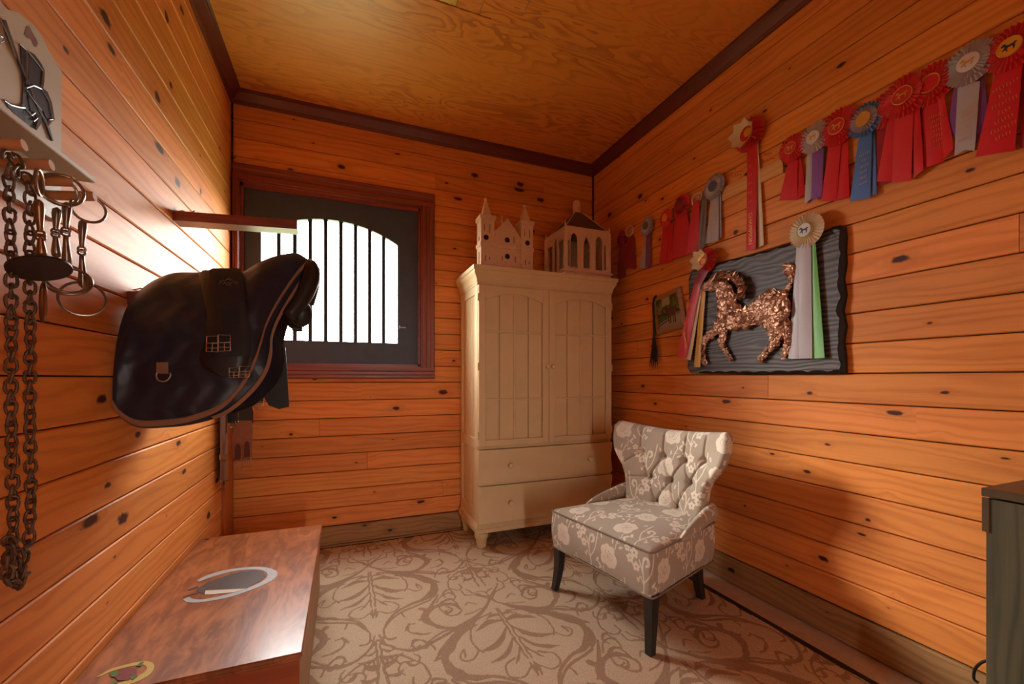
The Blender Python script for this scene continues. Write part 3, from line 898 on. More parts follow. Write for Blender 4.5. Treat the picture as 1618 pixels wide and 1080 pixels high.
# ------------------------------------------------------------------ rug
TW, TH = 1.18, 1.34
rug_tile = Tile(TW, TH, 0.004)
A0 = (0.141, 2.859)
def crop_floor(cx_, cy_):
    p_ = on(2, 0.01, 510 + cx_ / 4.149, 820 + cy_ / 4.149)
    return (p_[0] - A0[0], p_[1] - A0[1])
rug_strokes = [
 ([(300,300),(350,320),(440,338),(560,345),(700,352),(790,350),(860,335),(905,300),(930,265)], 13),
 ([(450,350),(560,360),(650,378),(720,395),(770,412)], [10,26,26,18,3]),
 ([(660,388),(715,415),(742,450),(735,490),(690,535)], [14,34,40,30,6]),
 ([(700,530),(610,568),(520,605),(445,660),(402,720),(405,768),(438,786),(476,776)], 14),
 ([(735,380),(742,355),(780,318),(812,328),(806,345),(782,342)], 9),
 ([(312,345),(322,400),(335,480),(346,570)], [6,16,13,6]),
 ([(326,398),(390,380),(440,383),(494,388)], [10,24,20,3]),
 ([(322,372),(360,362),(400,366)], [8,15,3]),
 ([(332,428),(400,458),(470,468),(542,460)], [10,27,24,3]),
 ([(342,476),(410,508),(470,517),(534,513)], [9,23,20,3]),
 ([(346,520),(385,548),(420,560)], [8,16,3]),
 ([(355,352),(450,352),(530,385),(556,430),(535,470)], 8),
 ([(348,585),(352,612),(354,640)], [14,30,8]),
 ([(400,540),(470,545),(496,575),(470,600),(420,615),(360,600)], 9),
 ([(552,455),(600,470),(640,460),(650,440),(610,425),(630,450)], 8),
 ([(640,585),(668,600),(655,645),(630,660)], [28,30,26,8]),
 ([(680,620),(690,660),(760,705),(850,710),(900,690)], [30,34,28,20,10]),
 ([(690,630),(720,585),(780,556),(850,556),(905,588),(890,620),(835,627),(800,606),(828,590)], [12,22,26,22,18,14,12,10,8]),
 ([(745,548),(775,505),(830,480),(866,502),(858,532)], 10),
 ([(1090,530),(1060,590),(1000,650),(900,692),(780,742),(695,800),(650,842),(560,862),(460,842),(400,795),(370,755)], 14),
 ([(1075,575),(1035,625),(960,682),(870,735)], 9),
 ([(1010,690),(925,735),(870,795),(850,850),(800,895),(735,925)], [10,30,44,40,26,4]),
 ([(545,730),(560,690),(605,682)], 9), ([(550,705),(585,742),(640,752),(705,742)], 10),
 ([(578,835),(600,800),(650,790),(690,815),(682,842),(645,838)], 9),
 ([(540,640),(520,610),(545,590)], 8),
 ([(378,810),(388,880),(402,945)], [5,18,6]), ([(385,850),(430,862),(470,850)], [8,18,3]), ([(392,890),(440,905),(490,890)], [8,20,3]), ([(350,905),(335,945),(350,985)], 12), ([(430,900),(470,930),(430,965)], 14),
 ([(958,315),(980,362),(998,405),(1022,442)], [5,18,14,3]), ([(972,345),(935,352),(905,345)], [8,16,3]), ([(988,380),(950,395),(915,390)], [8,18,3]),
 ([(950,325),(880,350),(825,400),(830,450),(885,462),(915,445),(895,425)], 9),
 ([(860,395),(890,368),(930,380),(925,408)], 8), ([(905,465),(930,492),(1010,495),(1085,522)], 9),
 ([(525,150),(560,185),(630,200),(700,198),(800,208),(870,235),(905,270)], [22,30,16,10,9,9,9]),
 ([(465,225),(480,202),(520,208),(515,225)], 8), ([(490,270),(500,240),(560,238),(585,262),(560,282),(530,275),(545,258)], 10),
 ([(545,205),(620,235),(688,262),(680,292),(630,318)], [8,16,30,22,4]),
 ([(765,258),(785,285),(740,312)], 8), ([(300,296),(220,270),(190,255)], 9),
 ([(935,560),(955,542),(1010,556)], 9), ([(935,622),(990,606),(1040,578)], 9), ([(1090,520),(1070,480),(1010,470)], 8),
 ([(600,880),(640,905),(620,950),(570,960),(550,930),(590,925)], 10), ([(520,880),(480,905),(500,950)], 10),
]
for pts, w in rug_strokes:
    ws = list(w) if hasattr(w, '__len__') else [w] * len(pts)
    sm = crom([(*a_, b_) for a_, b_ in zip(pts, ws)], 5)
    Q_ = []; W_ = []
    for i, (x, y, wd) in enumerate(sm):
        p0, p1 = sm[max(i - 1, 0)], sm[min(i + 1, len(sm) - 1)]
        tx, ty = p1[0] - p0[0], p1[1] - p0[1]
        L_ = math.hypot(tx, ty) + 1e-9
        hx, hy = -ty / L_ * max(wd, 1) / 2, tx / L_ * max(wd, 1) / 2
        e0, e1 = crop_floor(x + hx, y + hy), crop_floor(x - hx, y - hy)
        t0, t1 = crop_floor(p0[0], p0[1]), crop_floor(p1[0], p1[1])
        td = Vector((t1[0] - t0[0], t1[1] - t0[1])).normalized()
        ev = Vector((e1[0] - e0[0], e1[1] - e0[1]))
        Q_.append(crop_floor(x, y)); W_.append(max(0.009, abs(td.cross(ev)) * 0.8))
    for shx, shy, mir in ((0, 0, 1), (0, 0, -1), (TW / 2, -TH / 2, 1), (TW / 2, -TH / 2, -1)):
        rug_tile.stroke([(mir * x + shx, y + shy) for x, y in Q_], W_)
RX0, RX1, RY0, RY1, RZ = -0.66, 1.905, 0.665, 3.215, 0.010
nx, ny = int((RX1 - RX0) / 0.0052), int((RY1 - RY0) / 0.0052)
gx, gy = np.meshgrid(np.linspace(RX0, RX1, nx), np.linspace(RY0, RY1, ny), indexing='ij')
wob = 0.004 * np.sin(gx * 37 + 3 * np.sin(gy * 21)) * np.sin(gy * 41)
pat = rug_tile.sample(gx - A0[0] + wob, gy - A0[1] + wob)
gz = RZ - 0.0016 * pat + rng.uniform(-0.0009, 0.0009, gx.shape)
def rug_mat():
    m = NT('cut_pile_carpet')
    a_ = m.n('ShaderNodeAttribute', attribute_name='pattern').outputs['Fac']
    o_ = m.obj()
    tuft = m.noise(o_, 190.0, 2, 0.7)
    wear = m.noise(o_, 5.0, 3)
    k = m.math('ADD', a_, m.math('MULTIPLY', m.math('SUBTRACT', tuft, 0.5), 0.35))
    k = m.smooth(k, 0.3, 0.7)
    base = m.mix(wear, lin(200, 180, 150), lin(214, 195, 166))
    dark = m.mix(wear, lin(160, 132, 108), lin(176, 148, 122))
    c = m.mix(k, base, dark)
    c = m.mix(m.math('MULTIPLY', m.smooth(tuft, 0.35, 0.7), 0.38), c, lin(120, 96, 78))
    m.set(color=c, rough=0.95, spec=0.1)
    return m.m
rug = thing('patterned_rug', 'beige cut pile rug with brown scrolling leaf pattern on the floor', 'rug', (0.63, 1.7, 0))
me = grid_mesh('field', np.stack([gx - 0.63, gy - 1.7, gz], -1), pat)
link('field', me, rug_mat(), rug, 'all')
M_BIND = plain('dark_rug_binding', (52, 34, 28), 0.95, var=0.3, scale=200)
bd = MB()
for (a_, b_) in (((RX1 - 0.004, RY0 - 0.012), (RX1 + 0.032, RY1 + 0.012)), ((RX0 - 0.012, RY1 - 0.002), (RX1, RY1 + 0.016)), ((RX0 - 0.012, RY0 - 0.016), (RX1, RY0 + 0.002)), ((RX0 - 0.014, RY0), (RX0 + 0.002, RY1))):
    bd.cbox((a_[0] - 0.63, a_[1] - 1.7, 0.0005), (b_[0] - 0.63, b_[1] - 1.7, 0.0115), 0.004)
bd.build('binding', M_BIND, rug)

# ------------------------------------------------------------------ chair
FW, FH = 0.33, 0.36
ftile = Tile(FW, FH, 0.0015)
def flower(cx_, cy_, r):
    for k in range(5):
        a_ = 2 * math.pi * k / 5 + 0.4
        ftile.ell(cx_ + r * 0.58 * math.cos(a_), cy_ + r * 0.58 * math.sin(a_), r * 0.5, r * 0.42, a_)
    ftile.ell(cx_, cy_, r * 0.24, r * 0.24, 0, -1)
def rose(cx_, cy_, r, m_):
    for (dx, dy, a_, b_, ro_) in ((0, 0, .62, .7, 0), (-.45, .35, .42, .5, .4), (.3, .5, .4, .46, -.5), (.55, -.1, .42, .5, .2), (-.5, -.3, .4, .55, -.3), (.1, -.6, .45, .4, 0), (.45, -.5, .35, .4, .5), (-.15, .7, .3, .36, .2)):
        ftile.ell(cx_ + m_ * dx * r, cy_ + dy * r, a_ * r, b_ * r, m_ * ro_)
    for pts in ([(-.35, .45), (-.3, .05), (-.05, -.25), (.3, -.3), (.45, 0), (.3, .3)], [(-.2, .35), (-.05, 0), (.15, .05), (.25, .35)], [(-.6, 0), (-.4, -.4), (-.05, -.5)], [(0, .55), (.1, .25), (-.1, .05)], [(.2, -.05), (.1, -.2), (-.1, -.05)]):
        ftile.stroke([(cx_ + m_ * x * r, cy_ + y * r) for x, y, in [q[:2] for q in crom(pts, 4)]], 0.0026, -1)
for (ox, oy, m_) in ((0.0, 0.0, 1), (FW / 2, FH / 2, -1)):
    T_ = lambda x, y: (ox + m_ * (x - 0.165) + 0.165, oy + y)
    rose(*T_(0.235, 0.085), 0.055, m_)
    for (x, y, r) in ((0.035, 0.125, .020), (0.070, 0.100, .020), (0.058, 0.155, .022), (0.018, 0.165, .016)):
        flower(*T_(x, y), r)
    for pts, w in (([(.112, -.01), (.112, .05), (.10, .10), (.086, .135)], .006), ([(.112, .04), (.145, .09), (.158, .15), (.165, .20)], .006),
                   ([(.112, .05), (.105, .1), (.112, .145), (.132, .15), (.137, .13), (.124, .118)], [.006, .007, .010, .014, .014, .010]),
                   ([(.112, .03), (.095, .065), (.085, .05)], .005), ([(.275, .13), (.285, .165), (.30, .19), (.292, .21)], .005), ([(.285, .165), (.30, .165)], .005)):
        ws = list(w) if hasattr(w, '__len__') else [w] * len(pts)
        sm = crom([(*a_, b_) for a_, b_ in zip(pts, ws)], 6)
        ftile.stroke([T_(x, y) for x, y, _ in sm], [q[2] for q in sm])
    for (x, y, a_, b_, ro_) in ((.16, .045, .016, .0065, .9), (.175, .025, .016, .006, -.8), (.26, .165, .014, .005, 1.4), (.31, .15, .013, .0055, .5), (.32, .19, .013, .005, -.5), (.185, .17, .014, .005, 1.9), (.08, .045, .012, .005, 2.2)):
        xx, yy = T_(x, y)
        ftile.ell(xx, yy, a_, b_, m_ * ro_)
def fabric_mat():
    m = NT('floral_jacquard')
    a_ = m.n('ShaderNodeAttribute', attribute_name='pattern').outputs['Fac']
    o_ = m.obj()
    s_ = m.sep(o_)
    wv = m.noise(o_, 380.0, 1)
    k = m.smooth(m.math('ADD', a_, m.math('MULTIPLY', m.math('SUBTRACT', wv, 0.5), 0.25)), 0.35, 0.65)
    ground_ = m.mix(wv, lin(148, 136, 120), lin(182, 169, 150))
    fig = m.mix(wv, lin(208, 198, 180), lin(226, 217, 200))
    m.set(color=m.mix(k, ground_, fig), rough=0.8, sheen=0.2, spec=0.25)
    return m.m
M_FAB = fabric_mat()
M_PIPE = plain('taupe_piping', (128, 112, 96), 0.8)
M_BLKWOOD = plain('worn_black_leg', (38, 34, 33), 0.42, var=0.4, scale=25, coat=0.2)
chair = thing('slipper_chair', 'tufted slipper chair in taupe floral fabric with black tapered legs', 'chair', (1.15, 1.79, 0.0), rot=(0, 0, math.atan2(-.982, .187)))
def fab(name, P, U, V, ou=0.0, ov=0.0, flip=False, parent=chair):
    pt = ftile.sample(np.asarray(U) + ou, np.asarray(V) + ov)
    return link(name, grid_mesh(name, P, pt, flip), M_FAB, parent, 'all')
# seat base: wrapped strip round the box (front, sides, back), rounded corners
HWF, HWB, SD = 0.350, 0.262, 0.60
def outline(k=0.0):
    pts = []
    pts += [(-HWB - k, SD + k)]
    base_ = [(-HWB - k, SD + k), (-HWF - k, -k), (HWF + k, -k), (HWB + k, SD + k)]
    out = []
    rad = 0.028
    for i in range(4):
        p0, p1, p2 = Vector(base_[i - 1]), Vector(base_[i]), Vector(base_[(i + 1) % 4])
        a_ = (p0 - p1).normalized(); b_ = (p2 - p1).normalized()
        s0 = p1 + a_ * rad; s1 = p1 + b_ * rad
        for t in np.linspace(0, 1, 7):
            out.append((1 - t) ** 2 * s0 + 2 * t * (1 - t) * p1 + t * t * s1)
    return out
def resample(pts, step, closed=True):
    P_ = [np.array(p_[:2]) for p_ in pts]
    if closed: P_.append(P_[0])
    L = np.concatenate([[0], np.cumsum([np.linalg.norm(P_[i + 1] - P_[i]) for i in range(len(P_) - 1)])])
    n = int(L[-1] / step)
    s_ = np.linspace(0, L[-1], n)
    P_ = np.array(P_)
    return np.stack([np.interp(s_, L, P_[:, 0]), np.interp(s_, L, P_[:, 1])], -1), s_
ol, sl = resample(outline(), 0.0035)
zz = np.linspace(0.255, 0.452, 58)
front_mid = sl[np.argmin(np.abs(ol[:, 0]) + np.abs(ol[:, 1]) * 3)]
Pg = np.zeros((len(ol), len(zz), 3))
ctr = np.array([0.0, 0.3])
for j, z in enumerate(zz):
    t = (z - 0.255) / (0.452 - 0.255)
    bulge = 0.010 * math.sin(math.pi * t) - 0.006 * (1 - t)
    dirs = ol - ctr; dirs = dirs / np.linalg.norm(dirs, axis=1)[:, None]
    Pg[:, j, :2] = ol + dirs * bulge
    Pg[:, j, 2] = z + 0.012 * np.clip(1 - ol[:, 1] / 0.35, 0, 1) * 0.0
UU, VV = np.meshgrid(sl - front_mid, zz, indexing='ij')
fab('seat_base', Pg, UU, VV, 0.165 - 0.03, -0.27, flip=True)
MB().prism([tuple(q) for q in outline(-0.004)], lambda u, v, d: (u, v, d), 0.256, 0.264).build('underside', M_BIND, chair)
# seat cushion top
nu, nv_ = 190, 165
gu = np.linspace(-1, 1, nu); gv = np.linspace(0, 1, nv_)
Pu = np.zeros((nu, nv_, 3)); Uu = np.zeros((nu, nv_)); Vv = np.zeros((nu, nv_))
for j, v in enumerate(gv):
    y = SD * v
    hw_ = HWF + (HWB - HWF) * v
    e = min(1.0, (y / 0.028)) if y < 0.028 else 1.0
    hw_e = hw_ - 0.028 * (1 - math.sqrt(max(0, 1 - (1 - e) ** 2)))
    x = gu * hw_e
    edge = np.minimum((1 - np.abs(gu)) * hw_, y)
    crown_ = 0.030 * (1 - np.abs(gu) ** 3.2) * (1 - (1 - min(1, y / 0.30)) ** 3.0) + 0.012 * (1 - np.exp(-edge / 0.012))
    Pu[:, j, 0] = x; Pu[:, j, 1] = y; Pu[:, j, 2] = 0.452 + crown_
    Uu[:, j] = x; Vv[:, j] = y
fab('seat_cushion', Pu, Uu, Vv, 0.165 - 0.03, 0.18 - 0.0)
pip = [(p_[0], p_[1], 0.4535) for p_ in outline(0.001)]
MB().tube(pip, 0.0048, 8, closed=True).build('piping', M_PIPE, chair, True)
pip = [(p_[0] * 1.0, p_[1], 0.2565) for p_ in outline(-0.002)]
MB().tube(pip, 0.0045, 8, closed=True).build('piping', M_PIPE, chair, True)
# tufted backrest
BTN = [(-0.170, 0.762), (-0.020, 0.752), (0.118, 0.752), (0.240, 0.770), (-0.098, 0.628), (0.042, 0.632), (0.166, 0.645), (-0.038, 0.500), (0.094, 0.498)]
DIAG = [(0, 4), (4, 1), (1, 5), (5, 2), (2, 6), (6, 3), (4, 7), (7, 5), (5, 8), (8, 6)]
zk = [0.40, 0.46, 0.55, 0.62, 0.67, 0.72, 0.77, 0.83, 0.90, 0.96]
hk = [0.262, 0.258, 0.262, 0.272, 0.292, 0.332, 0.362, 0.378, 0.378, 0.374]
hwz = lambda z: np.interp(z, zk, hk)
nu, nv_ = 230, 170
gu = np.linspace(-1, 1, nu)
top_u = lambda u: 0.905 + 0.030 * np.abs(u) ** 1.8 - 0.03 * np.clip(np.abs(u) - 0.93, 0, 1) / 0.07
def back_front(u, t):
    """u in -1..1, t in 0..1 -> front surface without tufting"""
    z = 0.405 + (top_u(u) - 0.405) * t
    x = u * hwz(z)
    y = 0.515 + 0.19 * (z - 0.45) - 0.055 * np.abs(u) ** 2.2 * np.clip((z - 0.5) / 0.25, 0.2, 1)
    return x, y, z
U2, T2 = np.meshgrid(gu, np.linspace(0, 1, nv_), indexing='ij')
X, Y, Zz = back_front(U2, T2)
dep = np.zeros_like(X)
for (bx, bz) in BTN:
    d2 = (X - bx) ** 2 + (Zz - bz) ** 2
    dep += 0.026 * np.exp(-d2 / 0.018 ** 2) + 0.012 * np.exp(-d2 / 0.045 ** 2)
def seg_d(p_, q_):
    dx, dz = q_[0] - p_[0], q_[1] - p_[1]
    t = np.clip(((X - p_[0]) * dx + (Zz - p_[1]) * dz) / (dx * dx + dz * dz), 0, 1)
    return np.hypot(X - p_[0] - t * dx, Zz - p_[1] - t * dz)
for (i, j) in DIAG:
    dep += 0.009 * np.exp(-(seg_d(BTN[i], BTN[j]) / 0.007) ** 2)
for i in (0, 1, 2, 3):
    bx, bz = BTN[i]
    dep += 0.008 * np.exp(-(seg_d((bx, bz), (bx * 1.05, 0.94)) / 0.007) ** 2)
for i in (7, 8):
    bx, bz = BTN[i]
    dep += 0.007 * np.exp(-(seg_d((bx, bz), (bx + 0.01, 0.40)) / 0.007) ** 2)
dep += 0.007 * np.exp(-(seg_d(BTN[0], (-0.30, 0.66)) / 0.007) ** 2) + 0.007 * np.exp(-(seg_d(BTN[4], (-0.27, 0.60)) / 0.007) ** 2) + 0.006 * np.exp(-(seg_d(BTN[3], (0.34, 0.66)) / 0.007) ** 2)
round_ = np.clip(np.minimum((1 - np.abs(U2)) * hwz(Zz), (1 - T2) * 0.5) / 0.035, 0, 1)
puff = 0.035 * np.sqrt(np.clip(1 - (1 - round_) ** 2, 0, 1))
Yf = Y - puff + dep * round_ ** 0.5
fab('backrest', np.stack([X, Yf, Zz], -1), X, Zz, 0.165 + 0.06, 0.10)
# back shell and its rounded rim
Yb = Y + 0.055 * np.sqrt(np.clip(1 - (1 - round_) ** 2, 0, 1)) + 0.0
si = np.r_[0:nu - 1:4, nu - 1]; sj = np.r_[0:nv_ - 1:4, nv_ - 1]; s4 = np.ix_(si, sj)
fab('back_shell', np.stack([X, Yb, Zz], -1)[s4], X[s4], Zz[s4], flip=True)
M_BTN = M_FAB
for (bx, bz) in BTN:
    i = np.argmin((X - bx) ** 2 + (Zz - bz) ** 2)
    y = Yf.reshape(-1)[i]
    MB().lathe([(0.0, -0.004), (0.006, -0.003), (0.0085, 0.0), (0.006, 0.003)], (bx, y - 0.001, bz), 'Y', 10).build('button', M_PIPE, chair, True)
# rolled wings beside the seat
for s_ in (-1, 1):
    path = [(s_ * 0.318, 0.235, 0.452), (s_ * 0.312, 0.29, 0.466), (s_ * 0.302, 0.36, 0.482), (s_ * 0.292, 0.43, 0.497), (s_ * 0.282, 0.50, 0.51), (s_ * 0.272, 0.56, 0.515)]
    sm = crom([(*a_, r_) for a_, r_ in zip(path, (0.008, 0.019, 0.026, 0.030, 0.034, 0.036))], 10)
    n = 40
    R_ = []; U_ = []; V_ = []
    for (x, y, z, r) in sm:
        R_.append([(x + r * 0.85 * math.cos(2 * math.pi * k / n), y, z + r * 1.25 * math.sin(2 * math.pi * k / n)) for k in range(n + 1)])
        U_.append([y] * (n + 1)); V_.append([2 * math.pi * k / n * 0.035 for k in range(n + 1)])
    fab('bolster', np.array(R_), np.array(U_), np.array(V_), flip=True)
# legs
def leg(p0, p1, w0, w1, bow):
    mb = MB()
    rows = []
    for i in range(7):
        t = i / 6
        c_ = [p0[k] + (p1[k] - p0[k]) * t for k in range(3)]
        c_[0] += bow[0] * math.sin(math.pi * t); c_[1] += bow[1] * math.sin(math.pi * t)
        w = w0 + (w1 - w0) * t
        ch = w * 0.12
        ring_ = [(-w + ch, -w), (w - ch, -w), (w, -w + ch), (w, w - ch), (w - ch, w), (-w + ch, w), (-w, w - ch), (-w, -w + ch)]
        rows.append([(c_[0] + a_, c_[1] + b_, c_[2]) for a_, b_ in ring_ + ring_[:1]])
    mb.grid(rows)
    mb.add(rows[0][:8], [tuple(range(8))]); mb.add(rows[-1][:8], [tuple(range(8))[::-1]])
    mb.build('leg', M_BLKWOOD, chair)
leg((-0.318, 0.035, 0.268), (-0.330, 0.012, 0.0118), 0.026, 0.0165, (0.006, 0.008))
leg((0.318, 0.035, 0.268), (0.330, 0.012, 0.0118), 0.026, 0.0165, (-0.006, 0.008))
leg((-0.205, 0.53, 0.268), (-0.165, 0.625, 0.0118), 0.024, 0.018, (0, -0.012))
leg((0.205, 0.53, 0.268), (0.165, 0.625, 0.0118), 0.024, 0.018, (0, -0.012))

# ================================================================== wooden chest along the left wall
def lid_mat():
    m = NT('polished_chest_top')
    o_ = m.obj(); s_ = m.sep(o_)
    v = m.comb(m.math('MULTIPLY', s_[0], 7.0), m.math('MULTIPLY', s_[1], 2.2), 0.0)
    a_ = m.noise(v, 1.6, 5, 0.62, 1.4)
    f_ = m.noise(m.comb(m.math('MULTIPLY', s_[0], 60.0), m.math('MULTIPLY', s_[1], 9.0), 0.0), 1.0, 3)
    k = m.smooth(m.math('ADD', a_, m.math('MULTIPLY', m.math('SUBTRACT', f_, 0.5), 0.3)), 0.32, 0.68)
    m.set(color=m.mix(k, lin(122, 66, 36), lin(176, 108, 62)), rough=m.math('ADD', 0.24, m.math('MULTIPLY', f_, 0.14)), coat=0.3, coat_rough=0.2)
    return m.m
M_LID = lid_mat()
M_CHEST = wood('chest_end_wood', (170, 84, 42), (124, 54, 26), knots=False, rough=0.35, coat=0.3)
M_OAK = wood('chest_side_oak', (168, 128, 88), (128, 90, 58), knots=False, rough=0.5, coat=0.1)
TX0, TX1, TY0, TY1, TZ = -0.694, -0.120, 1.430, 2.640, 0.365
T0 = Vector(((TX0 + TX1) / 2, (TY0 + TY1) / 2, 0))
chest = thing('blanket_chest', 'low wooden chest with a polished lid painted with horseshoes by the left wall', 'chest', T0)
def tpart(mb, name, mat, parent=None, smooth=False):
    o = mb.build(name, mat, None, smooth)
    o.data.transform(Matrix.Translation(-T0)); o.parent = parent or chest
    return o
tpart(MB().cbox((TX0 + 0.02, TY0 + 0.03, 0.0118), (TX1 - 0.010, TY0 + 0.05, 0.332), 0.002), 'end_panel', M_CHEST)
tpart(MB().cbox((TX0 + 0.02, TY1 - 0.03, 0.0118), (TX1 - 0.012, TY1 - 0.01, 0.332), 0.002), 'end_panel', M_CHEST)
sd = board_mesh(TY1 - TY0 - 0.08, 0.32, 0.02).build('side_panel', M_OAK, chest)
sd.location = (TX1 - 0.010 - T0[0], TY0 + 0.05 - T0[1], 0.172); sd.rotation_euler = (0, 0, math.pi / 2)
sd2 = board_mesh(TY1 - TY0 - 0.04, 0.32, 0.02).build('side_panel', M_OAK, chest)
sd2.location = (TX0 + 0.02 - T0[0], TY1 - 0.01 - T0[1], 0.172); sd2.rotation_euler = (0, 0, -math.pi / 2)
tpart(MB().cbox((TX0 + 0.03, TY0 + 0.05, 0.0118), (TX1 - 0.03, TY1 - 0.03, 0.03), 0.002), 'bottom', M_OAK)
lid = tpart(MB().cbox((TX0, TY0, TZ - 0.017), (TX1, TY1, TZ), 0.004).cbox((TX0 + 0.004, TY0 + 0.012, TZ - 0.032), (TX1 - 0.006, TY1 - 0.008, TZ - 0.017), 0.003), 'lid', M_LID)
tpart(MB().cbox((-0.672, TY1 - 0.035, TZ - 0.001), (-0.655, TY1 - 0.018, TZ + 0.001), 0.0005), 'dowel', M_BACK, lid)
def paint(polys, name, mat, parent, z, lab=None):
    mb = MB()
    for poly in polys:
        P_ = [on(2, z, 100 + x / 3.517, 800 + y / 3.517) for x, y in poly]
        n = len(P_)
        mb.add([tuple(q) for q in P_] + [(q[0], q[1], z - 0.0006) for q in P_], [tuple(range(n))] + [(i, (i + 1) % n, n + (i + 1) % n, n + i) for i in range(n)])
    o = tpart(mb, name, mat, parent)
    if lab: o['label'] = lab
    return o
def band_polys(outer, inner):
    a_ = crom(outer, 4); b_ = crom(inner, 4)
    n = min(len(a_), len(b_))
    A_ = [a_[int(round(i * (len(a_) - 1) / (n - 1)))] for i in range(n)]
    B_ = [b_[int(round(i * (len(b_) - 1) / (n - 1)))] for i in range(n)]
    return [(A_[i], A_[i + 1], B_[i + 1], B_[i]) for i in range(n - 1)]
M_GREYP = plain('grey_paint', (168, 170, 172), 0.4, var=0.2, scale=60)
M_DKP = plain('dark_horse_paint', (70, 58, 54), 0.4, var=0.35, scale=60)
M_WHP = plain('white_paint', (206, 194, 176), 0.4, var=0.1, scale=60)
M_YEL = plain('yellow_paint', (196, 172, 86), 0.4, var=0.15, scale=60)
M_ROSE = plain('rose_paint', (124, 50, 50), 0.4, var=0.4, scale=90)
M_LEAFP = plain('green_paint', (72, 116, 62), 0.4, var=0.3, scale=90)
outer = [(745, 408), (800, 380), (900, 352), (1020, 336), (1110, 335), (1172, 350), (1190, 373), (1168, 403), (1105, 437), (1020, 470), (930, 500), (830, 520), (745, 532), (690, 530), (665, 514)]
inner = [(755, 416), (812, 395), (905, 367), (1010, 350), (1085, 350), (1125, 362), (1135, 382), (1115, 408), (1068, 434), (1005, 458), (925, 483), (835, 504), (770, 515), (722, 512), (700, 500)]
paint(band_polys(outer, inner), 'painted_horseshoe', M_GREYP, lid, TZ + 0.0010, 'grey painted horseshoe')
paint([[(742, 458), (800, 420), (900, 385), (985, 360), (1060, 352), (1112, 362), (1126, 384), (1095, 412), (1040, 438), (1018, 456), (900, 466), (790, 488), (748, 474)], [(690, 462), (750, 440), (752, 446), (700, 466)], [(664, 500), (745, 476), (748, 482)]], 'painted_horse_head', M_DKP, lid, TZ + 0.0014, 'dark painted horse head')
paint([[(790, 465), (880, 461), (1022, 454), (950, 475), (830, 486), (786, 487)]], 'painted_mane', M_WHP, lid, TZ + 0.0018)
outer = [(180, 948), (260, 903), (350, 876), (440, 858), (490, 864), (506, 888), (484, 928), (432, 962), (370, 985), (300, 1000)]
inner = [(205, 942), (270, 914), (355, 890), (430, 878), (458, 884), (464, 900), (445, 922), (405, 945), (360, 962), (300, 980)]
paint(band_polys(outer, inner), 'painted_horseshoe', M_YEL, lid, TZ + 0.0010, 'small yellow painted horseshoe')
paint([[(345 + (62 + 6 * (k % 2)) * math.cos(2 * math.pi * k / 14) + 2, 928 + (34 + 5 * (k % 2)) * math.sin(2 * math.pi * k / 14) - 0.35 * 30 * math.cos(2 * math.pi * k / 14)) for k in range(14)]], 'painted_rose', M_ROSE, lid, TZ + 0.0018)
paint([[(255, 925), (285, 910), (312, 918), (290, 942), (266, 944)], [(370, 945), (400, 932), (412, 942), (385, 962)], [(255, 985), (290, 962), (300, 972), (280, 990)], [(405, 885), (430, 862), (450, 860), (430, 886)]], 'painted_leaves', M_LEAFP, lid, TZ + 0.0022)

# ================================================================== cream peg rack with painted boots
M_RACK = plain('cream_rack_paint', (190, 176, 152), 0.5, var=0.1, scale=12)
M_PEG = plain('bare_wood_peg', (196, 140, 96), 0.5, var=0.15, scale=30)
PX = -0.681
R0 = Vector((XL, 1.28, 1.75))
rack = thing('peg_rack', 'cream painted peg rack with a dark riding boot picture on the left wall', 'rack', R0)
def rpart(mb, name, mat, parent=None, smooth=False):
    o = mb.build(name, mat, None, smooth)
    o.data.transform(Matrix.Translation(-R0)); o.parent = parent or rack
    return o
# outline of the back board from its right edge and curved top (read off the wall plane), mirrored about its middle
half = [(97, 285), (97, 240), (97.5, 112), (91, 104), (84, 92), (75, 76), (65, 55), (52, 38), (38, 28), (30, 20), (20, 17), (12, 15), (4, 6), (-4, -8)]
hp = [on(0, PX, x, y) for x, y in half]
yc_ = hp[-1][1] - 0.06
prof = [(p_[1], p_[2]) for p_ in hp]
prof = prof + [(2 * yc_ - y, z) for y, z in prof[::-1]]
prof[0] = (prof[0][0], 1.600); prof[-1] = (prof[-1][0], 1.600)
bb = rpart(MB().prism(prof, lambda u, v, d: (d, u, v), XL + 0.0015, PX), 'back_board', M_RACK)
yr = max(p_[0] for p_ in prof); yl = min(p_[0] for p_ in prof)
rpart(MB().cbox((PX, 1.209 - 0.35 + 0.2, 1.713), (-0.610, yr - 0.006, 1.726), 0.002), 'shelf', M_RACK)
rpart(MB().box((PX, 1.209 - 0.152, 1.7135), (-0.6105, 1.209 - 0.149, 1.7255)), 'shelf_end', M_PEG)
for y in (1.137, 1.222, 1.305, 1.392):
    rpart(MB().tube([(PX - 0.001, y, 1.652), (-0.600, y, 1.662), (-0.592, y, 1.663)], [0.0115, 0.0115, 0.0108], 14), 'peg', M_PEG, None, True)
